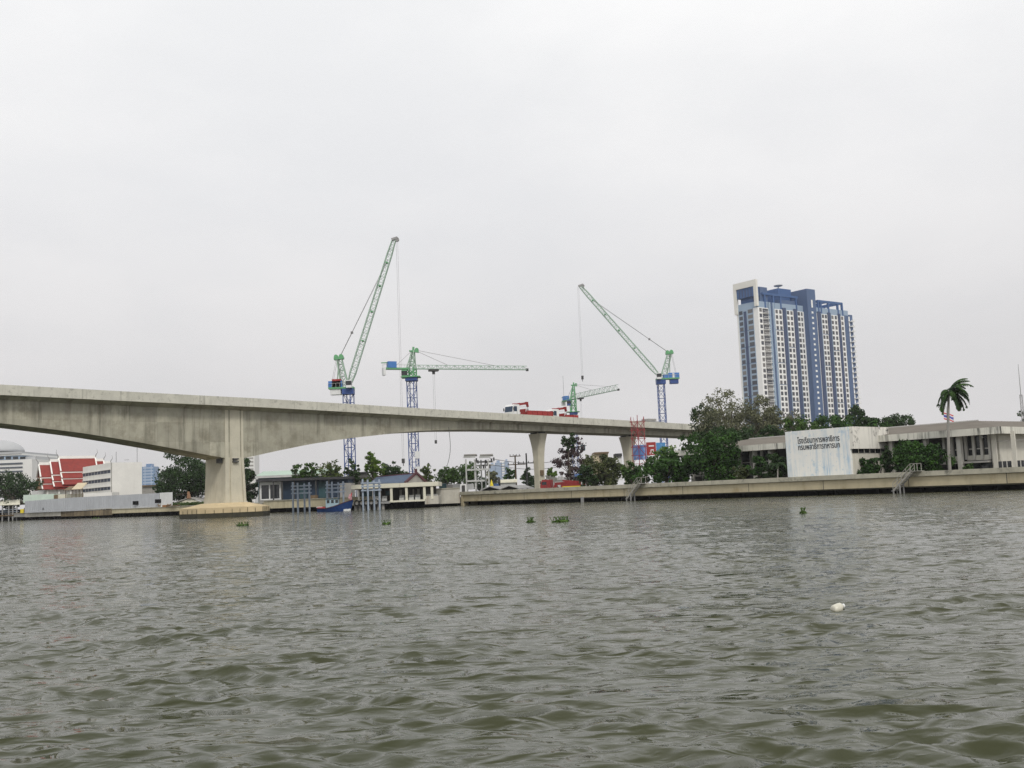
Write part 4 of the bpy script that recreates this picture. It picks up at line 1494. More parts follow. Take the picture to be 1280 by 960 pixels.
bay(1208, 1238, 3)
bay(1181, 1201, 2)
bay(925, 966, 3)
bay(872, 920, 3)
m = MB()
for u in (1183, 1224): # eave lamps
    x, z = wloc(u, 546, YF - 1.2)
    m.tube([(x, YF - 1.0, fb + .2), (x + .5, YF - 1.3, fb - .35)], .10, 6)
m.each('eave_lamp', M['galv'], sch)
# lettered block
bx0, _ = wloc(983.5, 575, 3.3)
bx1, _ = wloc(1063.5, 575, 3.3)
_, bzt = wloc(1023, 536.5, 3.3)
print('block', bx0, bx1, bzt)
bzt -= zo
yb1 = YF + 1.2
blk = thing('lettered_block', 'tall white block with peeling blue paint and Thai lettering on the river side', 'building', sc0, WANG)
MB().box(bx0, bx1 - .02, 3.3, 3.75, 0, bzt).build('sign_wall', M['signblue'], blk)
MB().box(bx0 + .1, bx1, 3.75, yb1 - .8, 0, bzt - .02).build('side_wall', M['plasterw'], blk)
MB().box(bx1, bx1 + .5, 3.42, yb1 - .6, bzt - 3.0, bzt + .0).build('upper_panel', M['stainblk'], blk)
MB().box(bx1, bx1 + .08, 3.8, yb1 - .9, bzt - 3.55, bzt - 3.02).build('strip_window', M['glassdark'], blk)
m = MB()
for q in range(1, 6):
    y = 3.8 + (yb1 - 4.7) * q / 6
    m.box(bx1 + .02, bx1 + .12, y - .06, y + .06, bzt - 3.55, bzt - 3.02)
m.each('window_bar', M['plasterw'], blk)
MB().box(bx1, bx1 + .45, yb1 - .75, yb1 - .4, 0, bzt - 3.0).build('corner_post', M['plasterw'], blk)


def add_text(body, target_w, x, y, z, parent, mat, height=1.0, name='lettering'):
    cu = bpy.data.curves.new('txt', 'FONT')
    cu.body = body
    cu.size = 1
    cu.extrude = .02
    cu.offset = .013
    cu.resolution_u = 3
    ob = bpy.data.objects.new('txt', cu)
    COL.objects.link(ob)
    dg = bpy.context.evaluated_depsgraph_get()
    me = bpy.data.meshes.new_from_object(ob.evaluated_get(dg))
    bpy.data.objects.remove(ob)
    n = len(me.vertices)
    co = np.zeros(n * 3)
    me.vertices.foreach_get('co', co)
    co = co.reshape(-1, 3)
    mn, mx_ = co.min(0), co.max(0)
    sxy = target_w / (mx_[0] - mn[0])
    out = np.zeros_like(co)
    out[:, 0] = (co[:, 0] - mn[0]) * sxy + x
    out[:, 2] = co[:, 1] * sxy * height + z
    out[:, 1] = y - co[:, 2] * .6
    me.vertices.foreach_set('co', out.ravel())
    me.update()
    me.materials.clear()
    me.materials.append(mat)
    o = link(bpy.data.objects.new(name, me))
    o.parent = parent
    return o, sxy


tx0, tzz = wloc(997, 554.6, 3.3)
tx1, _ = wloc(1049.5, 549.5, 3.3)
o, sxy = add_text('โรงเรียนทหารพลาธิการ', tx1 - tx0, tx0, 3.285, tzz - zo, blk, M['thaipaint'], 1.5)
tx0, tzz = wloc(998, 562.6, 3.3)
tx1, _ = wloc(1050, 558, 3.3)
o, sxy2 = add_text('กรมพลาธิการทหารบก', tx1 - tx0, tx0, 3.285, tzz - zo, blk, M['thaipaint'], 1.4)
print('text', sxy, sxy2)

# flag and aerial
D = 150
p = at(1184.3, 524, D)
t = thing('flag', 'red, white and blue striped flag behind the palm trunk', 'flag', (p.x, D, 1.75), 0)
zt = at(1184, 515, D).z - 1.75
MB().tube([(0, 0, 0), (0, 0, zt + .8)], .05, 6).build('pole', M['galv'], t)
hh = 1.0
for i, (c, a, b) in enumerate((('flagred', 0, .17), ('whitest', .17, .34), ('flagblue', .34, .66), ('whitest', .66, .83), ('flagred', .83, 1.0))):
    m = MB()
    pf = []
    for k in range(9):
        x = -.5 + k * .18
        pf.append((x, .18 * math.sin(k * 1.1), -.12 * k * .5))
    ring_ = []
    for (x, y, dz) in pf:
        z0 = zt - hh + a * hh + dz; z1 = zt - hh + b * hh + dz
        ring_.append([(x, y - .012, z0), (x, y + .012, z0), (x, y + .012, z1), (x, y - .012, z1)])
    m.loft(ring_)
    m.build('stripe', M[c], t)
p = at(1278.5, 520, 170)
zt = at(1277, 455, 170).z - 1.75
t = thing('radio_mast', 'thin lattice radio mast behind the end of the school building', 'mast', (p.x, 170, 1.75), 0)
MB().lattice((0, 0, 0), (0, 0, zt * .72), .45, .45, .4, .4, 26, .07, .04, up=(0, 1, 0), tri=True).build('tower', M['steelgrey'], t)
MB().tube([(0, 0, zt * .7), (0, 0, zt)], [.07, .03], 6).build('aerial', M['steelgrey'], t)

# ------------------------------------------------------------------ condominium tower
C0 = at(951.5, 450, 546)
C0.z = 1.75
cang = math.atan2(.58, .81)
cx = V(math.cos(cang), math.sin(cang), 0)
cy = V(-math.sin(cang), math.cos(cang), 0)
cnd = thing('condo_tower', 'tall blue and white apartment tower with open rooftop frames', 'building', C0, cang)


def cs_(u, off=0.):
    h = hit(u, 467, C0 + cy * off, cy)
    return (h - C0).dot(cx)


def ce_(u):
    h = hit(u, 467, C0, cx)
    return (h - C0).dot(cy)


Lc = cs_(1071.5)
Wd = ce_(925.5)
print('condo', Lc, Wd)
FH = 2.96
ZR = 93.5
NF = 31
MB().box(0, Lc - 3.2, 0, Wd, 0, ZR).build('wall', M['c_white'], cnd)
MB().box(.3, Lc - 4, .3, Wd - .3, ZR, ZR + 3.4).build('roof_band', M['c_grey'], cnd)
MB().box(Lc - 3.2, Lc - .1, .35, Wd - 1, 0, ZR + 1.2).build('end_recess', M['c_slate'], cnd)
# end face: blue-grey panel with window columns
a0, a1 = ce_(946.6), ce_(928.4)
MB().box(-.25, 0, a0, a1, 0, ZR + .4).build('end_panel', M['c_grey'], cnd)
MB().box(-.35, -.25, ce_(938.2), ce_(934.8), 0, ZR - 1).build('dark_band', M['c_dark'], cnd)
# crown portal
m = MB()
zc0, zc1 = ZR + .6, ZR + 15.0
m.box(-.9, .6, -.4, 1.5, zc0, zc1); m.box(-.9, .6, Wd - 1.2, Wd + .7, zc0 - 2.5, zc1)
m.box(-.9, .6, 1.5, Wd - 1.2, zc1 - 3.4, zc1)
cp = m.build('crown_portal', M['c_cream'], cnd)
MB().box(-.4, 6.0, 1.6, Wd - 1.3, zc0 + 5.8, zc1 - 3.42).build('crown_glazing', M['c_blue'], cnd)
m = MB()
for k in range(5): m.box(-.46, -.4, 3.2 + k * (Wd - 6.4) / 4.2, 3.9 + k * (Wd - 6.4) / 4.2, zc0 + 6.0, zc1 - 4.2)
m.each('glazing_bar', M['c_dark'], cnd)
MB().box(1.5, 9, 4.5, Wd - 2.2, zc0 + 2.0, zc0 + 5.78).build('crown_room', M['c_blue'], cnd)
MB().box(3.6, 9.5, 1.0, Wd - 3, zc0 + 2.5, zc0 + 10.9).build('stair_head', M['c_slate'], cnd)
# rooftop pergola along the long face
def pergola(u0, u1, zt_, posts):
    x0, x1 = cs_(u0), cs_(u1)
    m = MB()
    for y in (.1, Wd - 2.5):
        m.box(x0, x1, y, y + 1.0, zt_ - 1.2, zt_)
    for q in posts:
        x = x0 + (x1 - x0) * q
        for y in (.1, Wd - 2.5): m.box(x - .55, x + .55, y + .02, y + .96, ZR, zt_ - 1.2)
        m.box(x - .4, x + .4, 1.1, Wd - 2.5, zt_ - 1.0, zt_ - .1)
    m.build('roof_frame', M['c_blue'], cnd)


pergola(960, 1004, ZR + 8.4, (.06, .30, .50, .95))
pergola(1029, 1060, ZR + 7.8, (.02, .12, .42, .80, .98))
x0, x1 = cs_(984), cs_(1003)
MB().box(x0 + 2, x1, 4, Wd - 2, ZR + 3, ZR + 12.8).build('lift_room', M['c_blue'], cnd)
MB().box(x0 - 2, x1, .6, 3.6, ZR + 3.4, ZR + 5.6).build('lift_room', M['c_slate'], cnd)
# core tower
k0, k1 = cs_(1015.5, -3.0), cs_(1026, -3.0)
MB().box(k0, k1, -3.0, 9, 0, ZR + 12.5).build('core', M['c_slate'], cnd)
m = MB()
for k in range(NF):
    z = ZR - FH * (k + .2)
    x = k0 + (k1 - k0) * .52
    m.box(x - .75, x + .75, -3.06, -3.0, z - .55, z + .55)
m.box(k0 + (k1 - k0) * .45, k0 + (k1 - k0) * .62, -3.06, -3.0, ZR + 2.2, ZR + 6.5)
m.each('core_window', M['c_white'], cnd)
# vertical bands
for u0, u1, mm in ((965.8, 968, 'c_grey'), (968.6, 970.4, 'c_slate'), (970.4, 972.8, 'c_grey'), (983.2, 987, 'c_dark'), (997, 1000.8, 'c_dark'), (1026.6, 1030.6, 'c_dark'), (1039.4, 1042.8, 'c_dark'), (1052.4, 1055, 'c_dark')):
    MB().box(cs_(u0), cs_(u1), -.5, 0, 0, ZR + (3.2 if mm != 'c_dark' else 1.0)).build('vertical_band', M[mm], cnd)
for u0, u1 in ((987, 987.9), (1000.8, 1001.5), (1030.6, 1031.4), (1042.8, 1043.6)):
    MB().box(cs_(u0), cs_(u1), -.42, 0, 0, ZR + .3).build('vertical_band', M['c_grey'], cnd)
MB().box(cs_(1060.4), cs_(1065.4), -.2, 0, 0, ZR + .4).build('vertical_band', M['c_slate'], cnd)
# windows: columns on the long face and the end face
wcols = [(954.4, 957.4), (974.6, 977.4), (979.2, 982), (988.8, 991.6), (993.2, 995.8), (1002.2, 1005), (1006.4, 1008.2), (1032.6, 1035), (1036.2, 1038.6), (1044.4, 1046.9), (1048.6, 1051), (1056.6, 1059)]
wl = []
for k in range(NF):
    z = ZR - FH * (k + 1) + .6
    for u0, u1 in wcols: wl.append(('L', cs_(u0), cs_(u1), z, z + 1.95))
    for u0, u1 in ((946.2, 940.2), (933.4, 929.2)): wl.append(('E', ce_(u0), ce_(u1), z, z + 1.95))
rest = MB()
for i, (f_, a, b, z0, z1) in enumerate(wl):
    mm = MB() if i < 98 else rest
    if f_ == 'L': mm.box(a, b, -.06, 0, z0, z1)
    else: mm.box(-.31, -.25, a, b, z0, z1)
    if i < 98: mm.build('window', M['c_win'], cnd)
o = rest.build('window', M['c_win'], cnd)
o['kind'] = 'stuff'
m = MB()
ms = MB()
for k in range(NF):
    z = ZR - FH * (k + 1)
    for u0, u1, y1 in ((958.2, 965.4, -.9),):
        a, b = cs_(u0), cs_(u1)
        m.box(a, b, -.9, 0, z + .0, z + .22)
        ms.box(a + .1, b - .1, -.05, 0, z + .3, z + 2.5)
        m.box(a, b, -.9, -.82, z + .9, z + 1.05)
    a, b = cs_(1065.8), Lc
    m.box(a, b, -.95, .34, z + .0, z + .25)
    m.box(b - 1.3, b + .05, -1.0, .34, z + .25, z + 1.25)
o = m.build('balcony', M['c_white'], cnd)
o['kind'] = 'stuff'
o = ms.build('balcony_door', M['c_win'], cnd)
o['kind'] = 'stuff'
m = MB()
for k in (3, 6, 9, 13, 16, 19, 23, 26):
    z = ZR - FH * (k + 1) + .45
    for (u0, u1), r_ in (((973.5, 982.8), 0), ((988, 996.5), 1), ((1031.5, 1039.2), 2), ((1043.6, 1052), 3)):
        if (k + r_) % 2: m.box(cs_(u0), cs_(u1), -.14, 0, z - .2, z + .05)
    m.box(-.35, -.25, a0, a1, z - .15, z + .1)
m.each('floor_line', M['c_slate'], cnd)
x = cs_(993)
m = MB()
prof = [(.3, 0), (2.2, .5), (2.6, .9), (1.6, 1.3), (.4, 1.55)]
m.loft([[(x + r * math.cos(2 * math.pi * k / 14), 7 + r * math.sin(2 * math.pi * k / 14), ZR + 14.2 + z) for k in range(14)] for r, z in prof])
m.box(x - .2, x + .2, 6.8, 7.2, ZR + 12.8, ZR + 14.3)
m.build('roof_dish', M['domegrey'], cnd)
m = MB()
m.box(Lc - 9, Lc - .5, 2, 8, ZR + 1.2, ZR + 1.6)
m.build('roof_slab', M['c_cream'], cnd)

# ------------------------------------------------------------------ ferry pier building
def px_box(mb, u0, u1, v0, v1, D, dep):
    uc = (max(u0, 0) + u1) / 2
    a = at(u0, v1, D); b = at(u1, v0, D)
    return mb.box(a.x, b.x, D, D + dep, at(uc, v1, D).z, at(uc, v0, D).z)


PD = 190
def PX(u, v, D=PD): return at(u, v, D)


fer = thing('ferry_pier', 'ferry pier shelter with cream canopy, posts and blue gabled roof', 'building', (PX(490, 630).x, PD, 0), R(0), local=False)
zc_t, zc_b = PX(490, 604.2).z, PX(490, 609.5).z
xa, xb, xm = PX(439, 610).x, PX(548, 604).x, PX(487, 606).x
dz = R(1.2)
m = MB()
m.box(xa, xb, PD, PD + 9, zc_b, zc_t)
m.build('canopy', M['cream'], fer)
floor_z = 1.5
MB().box(PX(487, 628).x, PX(531, 628).x, PD + .1, PD + 8, floor_z - .32, floor_z).build('deck', M['cream'], fer)
MB().box(PX(531, 628).x, PX(548, 626).x, PD + .3, PD + 8, .6, floor_z + .6).build('landing_wall', M['bankpale'], fer)
MB().box(PX(440, 628).x, PX(487, 628).x, PD + .2, PD + 8, floor_z - .5, floor_z - .1).build('deck', M['steelgrey'], fer)
for u in (489, 508, 530.5, 540):
    x = PX(u, 620).x
    MB().box(x - .22, x + .22, PD + .2, PD + .64, floor_z, zc_b).build('post', M['cream'], fer)
for u in (448, 466, 475):
    x = PX(u, 620).x
    MB().box(x - .12, x + .12, PD + .3, PD + .54, floor_z, zc_b).build('post', M['greyplaster'], fer)
# interior back wall with openings
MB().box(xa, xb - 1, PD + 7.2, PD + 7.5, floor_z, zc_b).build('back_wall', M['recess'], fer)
m = MB()
for u0, u1 in ((494, 497), (511, 513), (517, 520), (523, 525)):
    a, b = PX(u0, 615).x, PX(u1, 615).x
    m.box(a, b, PD + 6.9, PD + 7.1, floor_z, zc_b - .4)
m.each('door_frame', M['greyplaster'], fer)
m = MB()
for u0, u1 in ((449, 454), (456, 461), (463, 469), (477, 484)):
    a, b = PX(u0, 615).x, PX(u1, 615).x
    m.box(a, b, PD + 5.9, PD + 6.0, floor_z + 1.0, zc_b - .5)
m.each('window', M['teal'], fer)
m = MB()
for u in (470, 479, 501, 513, 521, 535, 543):
    x = PX(u, 622).x
    m.box(x - .45, x + .45, PD + 1.5, PD + 2.2, floor_z, floor_z + .45); m.box(x - .45, x + .45, PD + 2.1, PD + 2.2, floor_z + .45, floor_z + .9)
m.each('bench', M['galv'], fer)
# gabled roof: ridge runs right with gable facing right-front
g0 = PX(460, 604.2); g1 = PX(527, 602.5)
zr = PX(517, 591).z
xr0, xr1 = PX(467.5, 594).x, PX(516.5, 591).x
gx = PX(506, 602).x; gx2 = PX(527, 602.5).x
yf, yb = PD + .9, PD + 9.0
ym = yf + 3.6
ze = zc_t + .05
m = MB()
# front slope, back slope, gable end turned a little to the viewer
P_ = dict(a=(xr0 - 1.2, yf, ze), b=(gx, yf - .2, ze), c=(gx2, ym + 4, ze), d=(xr0 - 1.2, yb, ze), r0=(xr0, ym, zr - .35), r1=(xr1, ym + .6, zr))
m.poly([P_['a'], P_['b'], P_['r1'], P_['r0']]); m.poly([P_['c'], P_['d'], P_['r0'], P_['r1']]); m.poly([P_['d'], P_['a'], P_['r0']])
rf = m.build('roof', M['blueroof'], fer)
m = MB()
e = .25
m.poly([Vector(P_['b']) + V(.15, .1, 0), Vector(P_['c']) + V(.0, .0, 0), Vector(P_['r1']) + V(.05, .05, -.12)])
m.build('gable', M['greyplaster'], fer)
m = MB()
m.beam(Vector(P_['b']) + V(0, -.1, 0), Vector(P_['r1']) + V(.1, -.1, .1), .35, .4)
m.beam(Vector(P_['c']) + V(.1, -.1, 0), Vector(P_['r1']) + V(.1, -.1, .1), .35, .4)
m.beam(P_['r0'], P_['r1'], .3, .25)
m.cbox(Vector(P_['r1']) + V(0, -.1, .4), .5, .3, .9)
m.build('bargeboard', M['maroon'], rf)
m = MB()
for u in (444, 449, 455, 461, 467, 472, 478, 489, 497, 508, 519, 529):
    x = PX(u, 632).x
    MB().tube([(x, PD + .9, -2), (x, PD + .9, floor_z - .3)], .2 if u > 480 else .3, 8).build('pile', M['greyplaster'] if u < 480 else M['dark'], fer)
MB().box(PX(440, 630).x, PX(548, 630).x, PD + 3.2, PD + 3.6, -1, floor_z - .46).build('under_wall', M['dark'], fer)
m = MB()
for u in (446, 452, 458, 464, 470): # tyres hung as fenders
    x = PX(u, 630).x
    c = V(x, PD + .1, 1.3)
    pts = [c + V(.45 * math.cos(t_), 0, .45 * math.sin(t_)) for t_ in np.linspace(0, 2 * math.pi, 13)]
    m.tube(pts, .15, 6, cap=False)
m.each('tyre_fender', M['tyre'], fer)

# ------------------------------------------------------------------ mooring post groups
def moor(label, u0, u1, v0, D, first=None):
    a = at(u0, 636, D); b = at(u1, 636, D)
    loc = V(a.x, D, 0)
    if first: return dup(first, loc, 0, label, 'mooring post groups')
    t = thing('mooring_posts', label, 'mooring posts', loc, 0, 'mooring post groups')
    w_ = b.x - a.x
    zt_ = at(u0, v0, D).z
    for i, (q, y) in enumerate(((0, 0), (.33, -.5), (.63, 1.0), (1, 0))):
        MB().tube([(w_ * q, y, -2), (w_ * q, y, zt_ + random.uniform(-.1, .25))], .17, 8).build('post', M['bluegrey'], t)
    for dz_ in (.45, 1.05, 1.75):
        MB().box(-.25, w_ + .25, -.42, -.26, zt_ - dz_ - .12, zt_ - dz_ + .12).build('rail', M['bluegrey'], t)
        MB().box(-.25, w_ + .25, .72, .86, zt_ - dz_ - .12, zt_ - dz_ + .12).build('rail', M['bluegrey'], t)
    return t


m1 = moor('blue-grey mooring post group in front of the navy wall panels', 366.5, 387, 604.5, 186)
moor('blue-grey mooring post group just behind the blue boat', 409.5, 431.5, 601.5, 189, m1)
moor('blue-grey mooring post group in front of the ferry pier canopy', 454, 475.5, 599.5, 184, m1)

# ------------------------------------------------------------------ blue boat
BDp = 186
pa = at(397, 639, BDp); pb = at(438, 639, BDp)
t = thing('river_boat', 'blue wooden river boat with raised bow and small pale cabin', 'boat', ((pa.x + pb.x) / 2, BDp, 0), R(4))
Lh = pb.x - pa.x
rg = []
for i in range(11):
    q = i / 10
    x = -Lh / 2 + Lh * q
    sheer = .6 + 1.3 * max(0, (q - .25)) ** 1.4 / .65
    bw = 1.05 * (math.sin(math.pi * min(1, (.30 + .56 * q)))) ** .8 * (1 if q < .97 else .55)
    kw = bw * .65
    rk = .5 * max(0, q - .8) / .2
    rg.append([(x + rk, -bw, sheer), (x, -kw, -.15), (x, kw, -.15), (x + rk, bw, sheer), (x + rk, bw * .9, sheer - .25), (x + rk, -bw * .9, sheer - .25)])
MB().loft(rg).build('hull', M['hull'], t, smooth=False)
m = MB()
for s in (0, 3):
    for i in range(10):
        a, b = Vector(rg[i][s]), Vector(rg[i + 1][s])
        m.beam(a + V(0, 0, .03), b + V(0, 0, .03), .12, .12)
m.build('gunwale', M['maroon'], t)
m = MB()
for i in range(8, 10):
    a, b = Vector(rg[i][1]).lerp(Vector(rg[i][0]), .05), Vector(rg[i + 1][1]).lerp(Vector(rg[i + 1][0]), .08)
    m.beam(a + V(0, -.08, .2), b + V(0, -.06, .22), .06, .35)
m.build('bow_stripe', M['hullwhite'], t)
c = MB().box(-1.35, .9, -.75, .75, .7, 2.2).build('cabin', M['cabinblue'], t)
for x in (-1.1, -.35, .4): MB().box(x - .05, x + .42, -.78, -.74, 1.5, 2.05).build('cabin_window', M['glassdark'], c)
for x in (-1.3, -.2, .85):
    for y in (-.7, .7): MB().beam((x, y, 1.3), (x, y, 2.25), .09).build('cabin_post', M['cabinblue'], c)
MB().box(-1.5, 1.1, -.9, .9, 2.22, 2.32).build('cabin_roof', M['teal'], c)
MB().box(-Lh / 2 + .1, -1.5, -.7, .7, .55, .85).build('engine_box', M['redcloth'], t)
MB().box(-Lh / 2 - .1, -Lh / 2 + .9, -.6, .6, .8, .95).build('stern_bench', M['hullwhite'], t)
bx_ = Lh / 2 + .2
g = MB()
for i in range(12):
    a = random.uniform(0, 6.28); r = random.uniform(.05, .3)
    g.cbox((bx_ + r * math.cos(a) - .2, r * .5 * math.sin(a) - .1, 2.3 + random.uniform(-.3, .6)), .26, .26, .24)
g.build('garland', M['pink'], t)
MB().beam((bx_ - .2, 0, 1.9), (bx_ + .1, 0, 3.2), .16).build('prow_post', M['redcloth'], t)

# ------------------------------------------------------------------ riverside house complex left of the ferry pier
HD = 214
def HX(u, v, D=HD): return at(u, v, D)


hs = thing('riverside_hall', 'low riverside hall with dark flat roof and white framed window', 'building', (HX(370, 620).x, HD, 1.75), 0, local=False)
zr0, zr1 = HX(330, 599).z, HX(425, 596).z
xa, xb = HX(322, 610).x, HX(436, 605).x
m = MB().hexa([(xa, HD - 1.2, zr0 - .5), (xb, HD - 1.2, zr1 - .5), (xb, HD + 10, zr1 - .5), (xa, HD + 10, zr0 - .5), (xa, HD - 1.2, zr0), (xb, HD - 1.2, zr1), (xb, HD + 10, zr1 + .2), (xa, HD + 10, zr0 + .2)])
m.build('roof', M['darkroof'], hs)
MB().box(xa + .2, HX(352, 615).x, HD + .3, HD + 9, 1.8, zr0 - .5).build('wall', M['greyplaster'], hs)
MB().box(HX(352, 615).x + .01, xb - .2, HD + .6, HD + 9, 1.8, zr0 - .5).build('rear_wall', M['navy'], hs)
fx0, fx1 = HX(325, 615).x, HX(351, 615).x
z0, z1 = HX(338, 623.5).z, HX(338, 606).z
fr = MB()
fr.box(fx0, fx1, HD + .15, HD + .3, z0 - .25, z0); fr.box(fx0, fx1, HD + .15, HD + .3, z1, z1 + .6)
for x in (fx0, HX(336, 615).x, fx1 - .3): fr.box(x, x + .25, HD + .14, HD + .29, z0, z1)
wf = fr.build('window_frame', M['whitest'], hs)
MB().box(fx0 + .1, fx1 - .1, HD + .2, HD + .28, z0, z1).build('pane', M['glassdark'], wf)
for u0, u1 in ((374, 383), (398, 408)):
    MB().box(HX(u0, 615).x, HX(u1, 615).x, HD + .4, HD + .58, 2.6, zr0 - .9).build('blue_panel', M['teal'], hs)
for u in (343, 354, 369, 396, 412):
    x = HX(u, 615).x
    MB().box(x - .12, x + .12, HD - .9, HD - .7, 1.8, zr0 - .5).build('post', M['darksteel'], hs)
MB().box(HX(426, 615).x, HX(440, 615).x, HD - 1, HD + 4, 1.8, HX(430, 604).z).build('annex', M['greyplaster'], hs)
MB().box(HX(388, 615).x, HX(398, 615).x, HD - 1.0, HD - .2, 1.8, HX(390, 619).z).build('planter', M['timber'], hs)

gr = thing('mint_roof_hall', 'long hall with pale mint roof behind the dark-roofed hall', 'building', (HX(365, 610, 245).x, 245, 1.75), 0, local=False)
D = 245
xa, xb = HX(319, 600, D).x, HX(412, 595, D).x
ze, zr = HX(360, 594.5, D).z, HX(360, 587.5, D).z
MB().box(xa + .5, xb - .5, D + .8, D + 14, 1.8, ze).build('wall', M['teal'], gr)
m = MB()
m.hexa([(xa, D, ze), (xb, D, ze), (xb, D + 8, zr), (xa, D + 8, zr), (xa, D, ze + .15), (xb, D, ze + .15), (xb, D + 8, zr + .15), (xa, D + 8, zr + .15)])
m.hexa([(xa, D + 8, zr - .01), (xb, D + 8, zr - .01), (xb, D + 16, ze), (xa, D + 16, ze), (xa, D + 8, zr + .14), (xb, D + 8, zr + .14), (xb, D + 16, ze + .15), (xa, D + 16, ze + .15)])
m.build('roof', M['greenroof'], gr)
MB().box(xa, xb, D - .2, D - .02, ze - .35, ze + .2).build('gutter', M['galv'], gr)
m = MB()
for u in range(324, 410, 9):
    x = HX(u, 600, D).x
    m.box(x, x + 1.2, D + .7, D + .8, ze - 2.2, ze - .8)
m.each('window_band', M['glassdark'], gr)
# roof-line frame house behind trees
D = 240
sh = thing('shed', 'dark shed with open roof ridge behind the thin dark tree', 'building', (HX(448, 605, D).x, D, 1.75), 0, local=False)
px_box(MB(), 430, 470, 596, 612, D, 6).build('wall', M['recess'], sh)
px_box(MB(), 440, 458, 591.5, 596, D + 1, 4).build('roof_vent', M['greyplaster'], sh)
px_box(MB(), 436, 462, 590, 591.3, D, 6).build('roof', M['darkroof'], sh)

# ------------------------------------------------------------------ steel gantry, poles, yard
D = 205
def YX(u, v, D=205): return at(u, v, D)


gt = thing('steel_gantry', 'pale steel gantry of tall posts with equipment platforms on top', 'gantry', (YX(600, 610).x, D, 1.75), 0, local=False)
for (u, y) in ((583, 0), (594, 0), (594, 4), (611, 0), (601, 4), (606, 6)):
    x = YX(u, 595).x
    zt_ = YX(u, 574).z
    MB().beam((x, D + y, 1.75), (x, D + y, zt_), .28, .28).build('post', M['galv'], gt)
m = MB()
for u0, u1, v, y in ((579.5, 594, 571.5, 0), (599, 613, 571.5, 0), (592, 616, 577, 4), (592, 616, 581.5, 4), (584, 612, 587.5, 0), (584, 606, 601.5, 0)):
    a, b = YX(u0, v).x, YX(u1, v).x
    zz = YX(u0, v).z
    m.box(a, b, D + y - .4, D + y + .6, zz - .16, zz + .16)
m.each('crossbeam', M['galv'], gt)
m = MB()
for u0, u1 in ((580, 595.5), (600, 616)):
    a, b = YX(u0, 572).x, YX(u1, 572).x
    zz = YX(u0, 571).z
    m.box(a, b, D - .5, D + 4.5, zz + .17, zz + .45)
m.each('platform', M['greyplaster'], gt)
m = MB()
for u, v in ((595, 574.5), (597, 577), (607, 576.5), (609, 579), (614, 575), (612, 583), (604, 583), (617, 573.5)):
    p = YX(u, v)
    m.cbox((p.x, D + 2, p.z), .28, .3, .7)
m.each('insulator', M['darksteel'], gt)


def pole(label, u, vt, D, arms, mat, first=None):
    p = at(u, 600, D)
    t = thing('utility_pole', label, 'utility pole', (p.x, D, 1.75), 0, 'utility poles behind the flood wall')
    zt_ = at(u, vt, D).z - 1.75
    MB().tube([(0, 0, 0), (0, 0, zt_)], [.22, .15], 8).build('shaft', mat, t)
    for w0, w1, v in arms:
        z = at(u, v, D).z - 1.75
        c = MB().box(w0, w1, -.1, .1, z - .12, z + .06).build('crossarm', mat, t)
        for k in range(4):
            x = w0 + (w1 - w0) * (k + .2) / 3.6
            MB().tube([(x, 0, z + .05), (x, 0, z + .4)], .08, 6).build('insulator', M['darksteel'], c)
    return t


pole('brown utility pole with two crossarms', 645, 569, 225, [(-1.2, 1.2, 570), (-1.7, 2.2, 580.5)], M['timber'])
pole('thick dark utility pole with one crossarm, left of the flared pier', 659, 566.5, 222, [(-1.9, 1.9, 578.5)], M['darksteel'])
a = at(616, 573.5, 222)
m = MB()
for dv in (0, 7.5):
    pts = []
    p0_, p1_ = at(612, 573 + dv, 215), at(722, 571 + dv, 232)
    for i in range(15):
        q = i / 14
        p = p0_.lerp(p1_, q)
        p.z -= 1.2 * math.sin(math.pi * q)
        pts.append(p)
    m.tube(pts, .05, 4, cap=False)
o = m.build('power_line', M['rope'], loc=tuple(a))
tag(o, 'two sagging power lines running from gantry past the utility poles', 'power line')


def yard_shed(label, u0, u1, ur, v0, vr, D, mat):
    a = at(u0, v0, D); b = at(u1, v0, D); r = at(ur, vr, D)
    t = thing('yard_shed', label, 'shed', ((a.x + b.x) / 2, D, 1.75), 0, 'low sheds in the riverside yard', local=False)
    z = a.z
    m = MB()
    for p, q in (((a.x - .4, z - .1), (r.x, r.z)), ((r.x, r.z), (b.x + .4, z - .1))):
        m.hexa([(p[0], D - .12, p[1]), (q[0], D - .12, q[1]), (q[0] + 3, D + 7, q[1]), (p[0] + 3, D + 7, p[1]), (p[0], D - .12, p[1] + .15), (q[0], D - .12, q[1] + .15), (q[0] + 3, D + 7, q[1] + .15), (p[0] + 3, D + 7, p[1] + .15)])
    m.build('roof', M['steelgrey'], t)
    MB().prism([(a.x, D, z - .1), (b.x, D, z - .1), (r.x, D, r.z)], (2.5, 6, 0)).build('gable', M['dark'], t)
    MB().box(a.x + .1, b.x - .1, D + .1, D + 6, 1.75, z - .1).build('wall', M['recess'], t)


